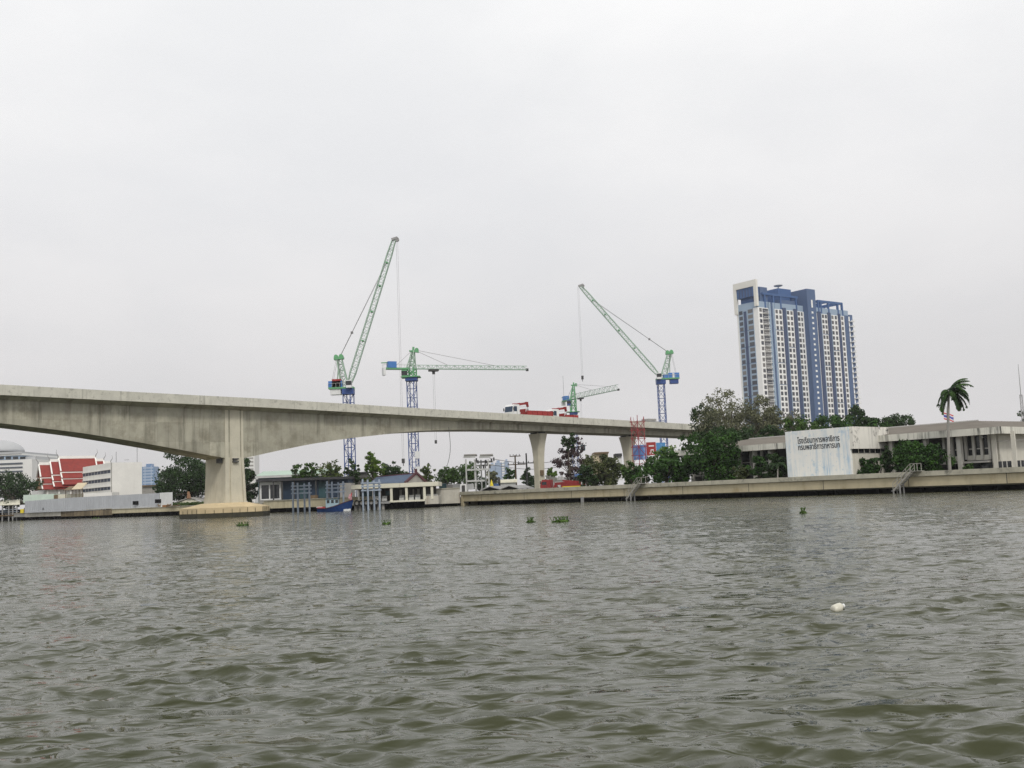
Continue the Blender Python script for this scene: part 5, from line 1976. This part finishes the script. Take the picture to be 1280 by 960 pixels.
yard_shed('low dark open gable shed at the gantry foot', 603, 623, 612, 612.5, 608.6, 196, 0)
yard_shed('low dark open gable shed left of the flared pier', 627, 646, 636, 611.2, 607.6, 192, 0)
D = 212
t = thing('site_cabin', 'white-roofed site cabin with rounded tank roof in the yard', 'cabin', (YX(635, 608, D).x, D, 1.75), 0, local=False)
a, b = YX(625.5, 602, D), YX(646.5, 602, D)
zt_ = YX(635, 599, D).z; zb_ = YX(635, 603.3, D).z
m = MB()
rg = []
for x in (a.x, b.x):
    rg.append([(x, D + 1.2 + 1.5 * math.cos(q), zb_ + (zt_ - zb_) * math.sin(q)) for q in np.linspace(0, math.pi, 9)])
m.loft(rg)
m.build('roof', M['cream'], t)
MB().box(a.x, b.x - .3, D, D + 2.4, 1.75, zb_).build('wall', M['galv'], t)
MB().tube([(a.x - .55, D + 1.2, zb_ + .2), (a.x - .01, D + 1.2, zb_ + .2)], .75, 12).build('tank_end', M['darksteel'], t)
t = thing('blue_tank', 'small blue tank beside the site cabin', 'tank', (YX(619.5, 607, 208).x, 208, 1.75), 0)
zz = YX(619.5, 605, 208).z - 1.75
MB().tube([(0, 0, 0), (0, 0, zz)], [.65, .65], 14).build('body', M['sheetblue'], t)
MB().tube([(0, 0, zz), (0, 0, zz + .18)], [.6, .2], 14).build('lid', M['navy'], t)
p = YX(614.5, 606, 204)
t = thing('yellow_umbrella', 'folded yellow parasol standing at the gantry foot', 'umbrella', (p.x, 204, 1.75), 0)
zz = YX(614.5, 599.5, 204).z - 1.75
MB().tube([(0, 0, zz - 1.6), (0, 0, zz - .9), (0, 0, zz)], [.42, .3, .04], 8).build('canopy', M['yellow'], t)
MB().tube([(0, 0, 0), (0, 0, zz - 1.5)], .05, 6).build('pole', M['galv'], t)
D = 202
t = thing('gate_frame', 'white square gate frame at the end of the flood wall', 'gate', (YX(579, 612, D).x, D, 1.75), 0, local=False)
a, b = YX(575.5, 612, D).x, YX(583, 612, D).x
zt_ = YX(579, 605, D).z
m = MB(); m.box(a, a + .25, D, D + .25, 1.75, zt_); m.box(b - .25, b, D, D + .25, 1.75, zt_); m.box(a + .25, b - .25, D, D + .25, zt_ - .25, zt_)
m.build('frame', M['whitest'], t)
MB().box(a + .26, b - .26, D + .1, D + .2, 1.8, zt_ - .26).build('mesh_panel', M['darksteel'], t)
t = thing('yard_fence', 'grey panel fence with teal end behind the whitewashed wall', 'fence', (YX(562, 612, 210).x, 210, 1.75), 0, local=False)
px_box(MB(), 549, 558, 604.5, 614, 210, .2).build('teal_panel', M['teal'], t)
px_box(MB(), 558.3, 566, 605.5, 613, 210, .2).build('panel', M['greyplaster'], t)
px_box(MB(), 566.3, 575, 604.8, 613, 210.1, .2).build('panel', M['galv'], t)
px_box(MB(), 583, 592, 604.8, 612, 210.1, .2).build('panel', M['whitest'], t)
t = thing('yard_fence', 'dark upright slat fence between flared pier and maroon tree', 'fence', (YX(700, 600, 225).x, 225, 1.75), 0, local=False)
m = MB()
for u in np.arange(683, 716, 1.7):
    p = YX(u, 600 + random.uniform(-6, -3), 225)
    m.box(p.x - .1, p.x + .1, 225, 225.15, 1.75, p.z)
m.build('slat', M['greyplaster'], t)
px_box(MB(), 682, 717, 600, 602, 225.2, .1).build('rail', M['darksteel'], t)
# blue tarpaulin shelter
D = 200
t = thing('tarp_shelter', 'dark blue tarpaulin shelter under the maroon tree', 'shelter', (YX(727, 600, D).x, D, 1.75), 0, local=False)
a, b = YX(719, 595, D), YX(737, 589.5, D)
m = MB().hexa([(a.x, D, a.z - .2), (b.x, D, b.z - .2), (b.x, D + 3.5, b.z + .1), (a.x, D + 3.5, a.z + .1), (a.x, D, a.z), (b.x, D, b.z), (b.x, D + 3.5, b.z + .3), (a.x, D + 3.5, a.z + .3)])
m.build('tarpaulin', M['sheetblue'], t)
for x in (a.x + .2, b.x - .2):
    for y in (.2, 3.2): MB().beam((x, D + y, 1.75), (x, D + y, a.z), .12).build('post', M['darksteel'], t)
# buildings behind the bushes
D = 280
t = thing('beige_house', 'beige house with brown flat roof behind the bushes', 'building', (YX(752, 575, D).x, D, 1.75), 0, local=False)
px_box(MB(), 744, 760, 567, 600, D, 8).build('wall', M['beige'], t)
px_box(MB(), 743, 761, 565, 567, D - .8, 9.6).build('roof', M['timber'], t)
px_box(MB(), 749, 754, 569.5, 573, D - .1, .1).build('window', M['glassdark'], t)
t = thing('small_house', 'small dark roofed white house left of the scaffold pier', 'building', (YX(773, 575, 270).x, 270, 1.75), 0, local=False)
px_box(MB(), 770, 777, 570.5, 600, 270, 5).build('wall', M['whitest'], t)
px_box(MB(), 769.5, 777.5, 566.8, 570.4, 269.5, 6).build('roof', M['darkroof'], t)

# ------------------------------------------------------------------ far buildings
def far_tower(label, u0, u1, v0, D, mat, dep, bandmat, name='far_tower', vb=605, nb=8, ang=0, stripes=0):
    a = at(u0, vb, D); b = at(u1, v0, D)
    t = thing(name, label, 'building', (a.x, D, 1.75), R(ang), None, local=True)
    w_ = b.x - a.x; h = b.z - 1.75
    MB().box(0, w_, 0, dep, 0, h).build('wall', mat, t)
    m = MB()
    for k in range(nb):
        z = h * (k + .35) / nb
        m.box(.08 * w_, .92 * w_, -.12, 0, z, z + h / nb * .42)
    m.each('window_band', bandmat, t)
    if stripes:
        m = MB()
        for k in range(stripes):
            x = w_ * (k + .5) / stripes
            m.box(x - w_ * .03, x + w_ * .03, -.25, -.13, 0, h + 1)
        m.each('vertical_fin', M['farpale'], t)
    MB().box(w_ * .25, w_ * .7, dep * .2, dep * .7, h, h + 2.5).build('roof_box', mat, t)
    return t


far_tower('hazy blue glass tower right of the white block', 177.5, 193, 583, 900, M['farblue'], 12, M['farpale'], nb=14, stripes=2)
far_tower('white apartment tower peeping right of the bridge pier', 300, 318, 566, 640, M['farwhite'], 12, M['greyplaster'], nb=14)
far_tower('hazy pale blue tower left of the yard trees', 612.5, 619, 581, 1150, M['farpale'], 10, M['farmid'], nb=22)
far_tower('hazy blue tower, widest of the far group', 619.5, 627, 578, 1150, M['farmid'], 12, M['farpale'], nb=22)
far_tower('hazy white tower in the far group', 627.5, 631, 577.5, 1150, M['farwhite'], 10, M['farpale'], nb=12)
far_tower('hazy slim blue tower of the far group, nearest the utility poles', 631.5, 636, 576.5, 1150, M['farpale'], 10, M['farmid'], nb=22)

# dome building
D = 430
t = thing('dome_building', 'large white building with grey dome and window strips behind the temple', 'building', (at(10, 610, D).x, D, 1.75), 0, local=False)
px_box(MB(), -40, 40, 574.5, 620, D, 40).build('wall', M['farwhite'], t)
px_box(MB(), -40, 27, 569.5, 574.4, D + 3, 34).build('upper_storey', M['c_grey'], t)
px_box(MB(), 27.2, 44, 570.5, 574.4, D + 6, 30).build('terrace', M['domegrey'], t)
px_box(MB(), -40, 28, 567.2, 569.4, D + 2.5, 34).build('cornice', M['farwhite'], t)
m = MB()
px_box(m, -40, 28, 578.5, 580.5, D - .3, .3)
px_box(m, -40, 28, 583.5, 585.3, D - .3, .3)
px_box(m, -40, 28, 588.5, 590.3, D - .3, .3)
m.each('window_band', M['glass'], t)
m = MB()
for u in range(-38, 27, 9): px_box(m, u, u + 6.5, 570.8, 574, D + 2.7, .3)
m.each('window', M['glassdark'], t)
px_box(MB(), 40.2, 46, 571.5, 620, D + 8, 30).build('side_wall', M['c_grey'], t)
px_box(MB(), -40, 27, 564.8, 567.3, D + 2, 34).build('drum', M['domegrey'], t)
c = at(-6, 566, D + 22)
rr = (at(28, 566, D + 22).x - c.x)
zt_ = at(0, 549.5, D + 22).z
m = MB()
rgs = []
for q in np.linspace(0, math.pi / 2 * .97, 9):
    rgs.append([(c.x + rr * math.cos(q) * math.cos(a), c.y + rr * math.cos(q) * math.sin(a), c.z + (zt_ - c.z) * math.sin(q)) for a in np.linspace(0, 2 * math.pi, 32, endpoint=False)])
m.loft(rgs)
m.build('dome', M['domegrey'], t, smooth=True)

# ------------------------------------------------------------------ temple
TA = R(36)
tx, ty = V(math.cos(TA), math.sin(TA), 0), V(-math.sin(TA), math.cos(TA), 0)
T0 = at(74, 590, 310)
T0.z = 1.75
tmp = thing('temple_hall', 'Thai temple hall with tiered red tile roofs and white edging', 'temple', T0, TA)
Rz = lambda v, D=310: at(74, v, D).z - 1.75


def tier_roof(x0, x1, zr, scale, fin=True):
    """three cascading slopes a side, gable ends; local x along ridge"""
    hgt = 8.2 * scale
    segs = [(0, 0, 3.0, 4.1), (2.75, 4.55, 4.5, 6.1), (4.2, 6.5, 6.0, 8.0)]
    m = MB(); e = MB()
    for y0, d0, y1, d1 in segs:
        y0, d0, y1, d1 = [q * scale for q in (y0, d0, y1, d1)]
        for s in (-1, 1):
            k = 1.0 if s < 0 else .98
            m.hexa([(x0, s * y0, zr - d0), (x1, s * y0, zr - d0), (x1, s * y1, zr - d1), (x0, s * y1, zr - d1),
                    (x0, s * y0, zr - d0 + .22), (x1, s * y0, zr - d0 + .22), (x1, s * y1, zr - d1 + .22), (x0, s * y1, zr - d1 + .22)])
            for x in (x0, x1):
                e.beam((x, s * y0, zr - d0 + .2), (x, s * y1, zr - d1 + .2), .34, .36)
            if s > 0 and y0 == 0: continue
            e.beam((x0, s * y0, zr - d0 + .35), (x1, s * y0, zr - d0 + .35), .45, .8 if y0 == 0 else .36)
    rf = m.build('roof', M['redroof'], tmp)
    e.build('roof_edging', M['goldwhite'], rf)
    f = MB()
    for x, s in ((x0, -1), (x1, 1)):
        pts = [(x, 0, zr), (x + s * .15, 0, zr + .8), (x + s * .7, 0, zr + 1.7), (x + s * .55, 0, zr + 2.7)]
        f.tube(pts, [.26, .16, .08, .03], 6)
    f.build('finial', M['steelgrey'], rf)
    g = MB()
    for x in (x0 + .5, x1 - .5):
        g.prism([(x, -5.4 * scale, zr - 7.7 * scale), (x, 5.4 * scale, zr - 7.7 * scale), (x, 3.9 * scale, zr - 5.6 * scale), (x, 0, zr - .4), (x, -3.9 * scale, zr - 5.6 * scale)], (.12, 0, 0))
    g.each('gable', M['goldwood'], tmp)


tier_roof(-.2, 10.2, Rz(573.2), 1.0)
tier_roof(-2.6, 12.6, Rz(577.0), .97)
tier_roof(-5.7, 14.6, Rz(580.8), .93)
MB().box(-4.9, 13.6, -4.2, 4.2, 0, Rz(580.8) - 7.4).build('wall', M['goldwhite'], tmp)
m = MB()
for x in np.arange(-4.5, 13, 3.2):
    m.box(x, x + .5, -4.9, -4.4, 0, Rz(580.8) - 7.5)
m.each('column', M['goldwhite'], tmp)
m = MB()
for y in (-2.8, -.4, 2): m.box(-5.0, -4.9, y, y + 1.2, .2, 4.5)
m.each('doorway', M['glassdark'], tmp)

# ------------------------------------------------------------------ white office block, corner towards viewer
D = 282
K = at(138.5, 610, D)
K.z = 1.75
la = math.atan2(.80, -.60)            # left face runs back to the left
ra = math.atan2(.62, .78)
ob_ = thing('white_block', 'plain white four-storey block with three window strips beside the red temple', 'building', K, 0)
dl = V(math.cos(la), math.sin(la), 0)
dr = V(math.cos(ra), math.sin(ra), 0)


def facelen(u, d):
    nrm = V(-d.y, d.x, 0)
    h = hit(u, 600, K, nrm)
    return (h - K).dot(d)


Ll, Lr = abs(facelen(103.5, dl)), abs(facelen(177.5, dr))
zt_ = at(138.5, 578.2, D).z - 1.75
print('block2', Ll, Lr, zt_)
q0, q1, q2, q3 = V(0, 0, 0), dr * Lr, dr * Lr + dl * Ll, dl * Ll
MB().hexa([q0, q1, q2, q3] + [q + V(0, 0, zt_) for q in (q0, q1, q2, q3)]).build('wall', M['white'], ob_)
nl_ = V(-dl.y, dl.x, 0)
if nl_.y > 0: nl_ = -nl_
for v0, v1 in ((587.2, 591), (597.7, 601.6), (608.3, 612.0)):
    za, zb_ = at(138.5, v1, D).z - 1.75, at(138.5, v0, D).z - 1.75
    m = MB()
    p, q = dl * .4 + nl_ * .05, dl * (Ll - .3) + nl_ * .05
    m.hexa([p + V(0, 0, za), q + V(0, 0, za), q - nl_ * .05 + V(0, 0, za), p - nl_ * .05 + V(0, 0, za), p + V(0, 0, zb_), q + V(0, 0, zb_), q - nl_ * .05 + V(0, 0, zb_), p - nl_ * .05 + V(0, 0, zb_)])
    wb = m.build('window', M['navy'], ob_)
    m = MB()
    for k in range(1, 9):
        c = dl * (Ll * k / 9) + nl_ * .08
        m.beam(c + V(0, 0, za), c + V(0, 0, zb_), .09)
    m.each('window_bar', M['columnc'], wb)
    m = MB()
    m.beam(dl * .2 + nl_ * .12 + V(0, 0, zb_ + .15), dl * Ll + nl_ * .12 + V(0, 0, zb_ + .15), .2, .2)
    m.build('sunshade', M['white'], ob_)
m = MB()
m.beam(dr * 2 + dl * 2 + V(0, 0, zt_), dr * 2 + dl * 2 + V(0, 0, zt_ + 3), .08)
m.beam(dr * 8 + dl * 3 + V(0, 0, zt_), dr * 8 + dl * 3 + V(0, 0, zt_ + 4.5), .08)
m.beam(dr * 5 + dl * 3 + V(-.5, 0, zt_ + .8), dr * 5 + dl * 3 + V(.8, 0, zt_ + .8), .08)
m.build('roof_aerial', M['darksteel'], ob_)
MB().beam(dr * .15 + V(.05, -.12, 0), dr * .15 + V(.05, -.12, zt_), .18).build('downpipe', M['greyplaster'], ob_)

# ------------------------------------------------------------------ sheet hoardings and left bank sheds
def sheet(label, pts, mat, z0):
    o0 = at(*pts[0][:2], pts[0][2])
    t = thing('sheet_hoarding', label, 'fence', (o0.x, o0.y, 1.75), 0, 'sheet metal hoardings on the left bank', local=False)
    m = MB()
    for (u0, v0, D0), (u1, v1, D1) in zip(pts[:-1], pts[1:]):
        a, b = at(u0, v0, D0), at(u1, v1, D1)
        d = (b - a); d.z = 0
        L = d.length
        n = int(L / .5)
        nn = V(d.y, -d.x, 0).normalized() * .035
        for k in range(n):
            p, q = a.lerp(b, k / n), a.lerp(b, (k + 1) / n)
            o_ = nn * (k % 2)
            m.hexa([V(p.x, p.y, z0) + o_, V(q.x, q.y, z0) + o_, V(q.x, q.y + .1, z0), V(p.x, p.y + .1, z0), p + o_, q + o_, q + V(0, .1, 0), p + V(0, .1, 0)])
    m.build('sheeting', mat, t)
    return t


t = sheet('long grey corrugated sheet hoarding below temple and white block', [(31, 626.5, 284), (90, 622, 270), (199, 616.3, 246)], M['hoard'], 1.95)
m = MB()
for u, v, D in ((54, 636.5, 279), (168, 629.2, 252), (196, 627, 246)):
    p = at(u, v, D - 1.5)
    m.cbox((p.x, p.y + .9, p.z + .1), 1.0 if u < 100 else 1.4, .3, .6 if u < 100 else .9)
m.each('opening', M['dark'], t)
sheet('pale newer sheet panel at the pavilion end of the grey hoarding', [(199.5, 616.0, 245.8), (215.5, 615.2, 242)], M['whitest'], 1.95)
t = thing('sheet_shed', 'pale green sheet shed roofs in front of the temple', 'shed', (at(60, 626, 292).x, 292, 1.75), 0, local=False)
m = MB()
px_box(m, 29, 68, 618, 628, 292, 5)
m.build('wall', M['palegreen'], t)
px_box(MB(), 70, 104, 617.5, 628, 291, 5).build('annex', M['cream'], t)
px_box(MB(), 67.2, 71.8, 618.5, 624, 290.6, .3).build('doorway', M['timber'], t)
px_box(MB(), 104.5, 140, 616, 628, 275, 5).build('annex', M['white'], t)
a, b = at(62, 618, 290), at(73, 612.5, 290)
t2 = thing('tin_roof_shelter', 'small weathered tin-roofed shelter beneath the temple eaves', 'shelter', (at(90, 620, 289).x, 289, 1.75), 0, local=False)
for u0, u1, v0, v1, mm in ((81, 92, 608, 613, 'timber'), (91.5, 104, 603.5, 612, 'beige')):
    a, b = at(u0, v1, 289), at(u1, v0, 289)
    MB().hexa([(a.x, 288, a.z), (b.x, 288, a.z), (b.x, 292, b.z), (a.x, 292, b.z), (a.x, 288, a.z + .12), (b.x, 288, a.z + .12), (b.x, 292, b.z + .12), (a.x, 292, b.z + .12)]).build('roof', M[mm], t2)
for u in (82, 90, 95, 99, 103):
    p = at(u, 618, 289)
    MB().beam((p.x, 289, 1.75), (p.x, 289, at(u, 610.5, 289).z), .14).build('post', M['timber'], t2)

# left landing with white roof
D = 292
t = thing('boat_landing', 'white-roofed boat landing on dark piles below the broad dark tree', 'landing', (at(5, 640, D).x, D, 0), 0, local=False)
a, b = at(-40, 632.5, D), at(25, 632, D)
zt_ = at(0, 626, D).z
z_e = at(10, 631.5, D).z
m = MB()
m.hexa([(a.x, D, z_e), (b.x, D, z_e), (b.x - 1.5, D + 3, zt_), (a.x, D + 3, zt_), (a.x, D, z_e + .15), (b.x, D, z_e + .15), (b.x - 1.5, D + 3, zt_ + .15), (a.x, D + 3, zt_ + .15)])
m.hexa([(a.x, D + 3, zt_ - .01), (b.x - 1.5, D + 3, zt_ - .01), (b.x, D + 6, z_e), (a.x, D + 6, z_e), (a.x, D + 3, zt_ + .14), (b.x - 1.5, D + 3, zt_ + .14), (b.x, D + 6, z_e + .15), (a.x, D + 6, z_e + .15)])
m.build('roof', M['cream'], t)
MB().box(a.x, b.x - .3, D + .2, D + 5.8, 1.3, 1.6).build('deck', M['timber'], t)
for u in (-20, -8, 2, 10, 15, 20):
    x = at(u, 640, D).x
    MB().beam((x, D + .5, -2), (x, D + .5, z_e + .1), .3).build('pile', M['steelgrey'], t)
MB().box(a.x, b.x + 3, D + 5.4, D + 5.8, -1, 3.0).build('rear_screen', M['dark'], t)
m = MB()
for z in (2.4, 3.0): m.box(a.x, b.x - .5, D + .45, D + .55, z, z + .1)
m.each('railing', M['bluegrey'], t)
p = at(27.5, 639, 286)
t = thing('cargo_crates', 'small yellow crate stacked with dark box on the quay', 'crate', (p.x, 286.5, 1.95), 0)
MB().box(-.7, .2, 0, .8, 0, 1.1).build('crate', M['yellow'], t)
MB().box(.22, 1.0, .1, .9, 0, 1.4).build('dark_box', M['timber'], t)
t = thing('quay_shed', 'grey plaster shed between white block and rain tree', 'shed', (at(184, 620, 300).x, 300, 1.75), 0, local=False)
px_box(MB(), 177, 195, 608, 630, 300, 5).build('wall', M['greyplaster'], t)
px_box(MB(), 176, 196, 606.3, 608, 299.5, 6).build('roof', M['timber'], t)
px_box(MB(), 196, 203, 612, 616, 296, .3).build('door', M['teal'], t)
# low pavilion with gable finial and hedge
D = 252
t = thing('low_pavilion', 'low pale-roofed pavilion with terracotta finial beneath the rain tree', 'building', (at(245, 630, D).x, D, 1.75), 0, local=False)
xa, xb, xm_ = at(206, 628, D).x, at(270, 629, D).x, at(236, 622, D).x
ze, zr = at(236, 631.5, D).z, at(236, 622.5, D).z
m = MB()
m.hexa([(xa, D, ze - .1), (xm_, D, zr), (xm_, D + 8, zr), (xa, D + 8, ze - .1), (xa, D, ze + .12), (xm_, D, zr + .2), (xm_, D + 8, zr + .2), (xa, D + 8, ze + .12)])
m.hexa([(xm_, D, zr), (xb, D, ze - .1), (xb, D + 8, ze - .1), (xm_, D + 8, zr), (xm_, D, zr + .2), (xb, D, ze + .12), (xb, D + 8, ze + .12), (xm_, D + 8, zr + .2)])
m.build('roof', M['greyplaster'], t)
MB().prism([(xa + .4, D + .3, ze - .3), (xb - .4, D + .3, ze - .3), (xm_, D + .3, zr - .1)], (0, .2, 0)).build('gable', M['cream'], t)
MB().box(xa + .6, xb - .6, D + .6, D + 7, 1.75, ze - .2).build('wall', M['plasterw'], t)
m = MB()
m.prism([(xm_ - .45, D - .2, zr - .1), (xm_ + .55, D - .2, zr - .1), (xm_ + .15, D - .2, zr + 1.5), (xm_ - .25, D - .2, zr + 1.6)], (0, .4, 0))
m.build('finial', M['rustclay'], t)
g = np.random.default_rng(5)
hp0, hp1 = at(216, 634, 247), at(258, 632, 245)
t = thing('clipped_hedge', 'low clipped green hedge in front of the pale pavilion', 'hedge', (hp0.x, 247, 1.75), 0, local=False)
cs = [(hp0.x + (hp1.x - hp0.x) * q, 246.5, 2.35 + .25 * (k % 2)) for q in np.linspace(0, 1, 24) for k in range(2)]
leaf_mesh('foliage', M['hedge'], t, cs, [.55] * len(cs), 60, .22, seed=77)
t = thing('timber_heap', 'rusty timber debris heaped on the quay edge beside the bridge pier', 'debris', (at(210, 637, 241).x, 241, 1.9), 0)
m = MB()
for i in range(14):
    x = random.uniform(-2.2, 2.2)
    m.beam((x, -.6, random.uniform(.1, .5)), (x + random.uniform(-1, 1), .5, random.uniform(.2, .8)), .16)
m.build('loose_planks', M['timber'], t)
MB().box(-1.2, .1, -.4, .3, .1, .6).build('rusty_tin', M['goldwood'], t)

# ------------------------------------------------------------------ on the water
def hyacinth(label, u, v, sp, n, first=None):
    p = ground_at(u, v)
    t = thing('hyacinth_clump', label, 'water plant', (p.x, p.y, 0), 0, 'water hyacinth clumps on the river', local=False)
    g = np.random.default_rng(int(u))
    cs = [(p.x + g.normal() * sp, p.y + g.normal() * sp * .7,   .03 + .04 * g.random()) for _ in range(n)]
    leaf_mesh('leaves', M['hyacinth'], t, cs, [.2] * n, 30, .14, up_bias=.7, squash=.4, seed=int(u))
    m = MB()
    for c in cs:
        for k in range(3): m.tube([(c[0], c[1], -.1), (c[0] + g.normal() * .15, c[1] + g.normal() * .1, .35)], .02, 4)
    m.build('stem', M['hyacinth'], t)


hyacinth('green hyacinth clump just below the bridge pile cap', 302, 657.2, .30, 7)
hyacinth('largest hyacinth clump, afloat below the flood wall corner', 702, 652.5, .24, 8)
hyacinth('thin hyacinth scrap left of the largest clump', 665, 653.0, .16, 3)
hyacinth('small hyacinth scrap below the ferry pier', 484, 655.5, .16, 3)
hyacinth('hyacinth scrap below the lettered wall', 1004, 641.5, .14, 3)
hyacinth('hyacinth clump against the timber quay edge', 121, 648.2, .5, 7)

p = ground_at(1046.5, 762)
t = thing('floating_jug', 'dirty white plastic jug floating on the near water', 'plastic jug', (p.x, p.y, -.03), R(20))
t.scale = (.8, .8, .8)
rgs = []
for x, r in ((-.105, .03), (-.10, .075), (-.085, .088), (.0, .09), (.06, .088), (.085, .07), (.10, .035), (.125, .032)):
    rgs.append([(x, r * math.cos(a), .055 + .25 * x + r * math.sin(a) * 1.0) for a in np.linspace(0, 2 * math.pi, 20, endpoint=False)])
MB().loft(rgs).build('body', M['styro'], t, smooth=True)
rgs = []
for x, r in ((.122, .042), (.15, .042), (.152, .01)):
    rgs.append([(x, r * math.cos(a), .055 + .25 * x + r * math.sin(a)) for a in np.linspace(0, 2 * math.pi, 14, endpoint=False)])
MB().loft(rgs).build('cap', M['whitest'], t, smooth=True)

# ------------------------------------------------------------------ haze
g = NG('haze')
g.t.nodes.remove(g.b)
vol = g.n('ShaderNodeVolumePrincipled')
vol.inputs['Color'].default_value = (.93, .94, .97, 1)
vol.inputs['Density'].default_value = .00011
vol.inputs['Anisotropy'].default_value = .0
g.l(vol.outputs[0], g.out.inputs['Volume'])
hb = MB().box(-1500, 1500, -120, 1600, -3.2, 125).build('haze', g.m)
tag(hb, 'thin grey smog over river and city', kind='stuff')
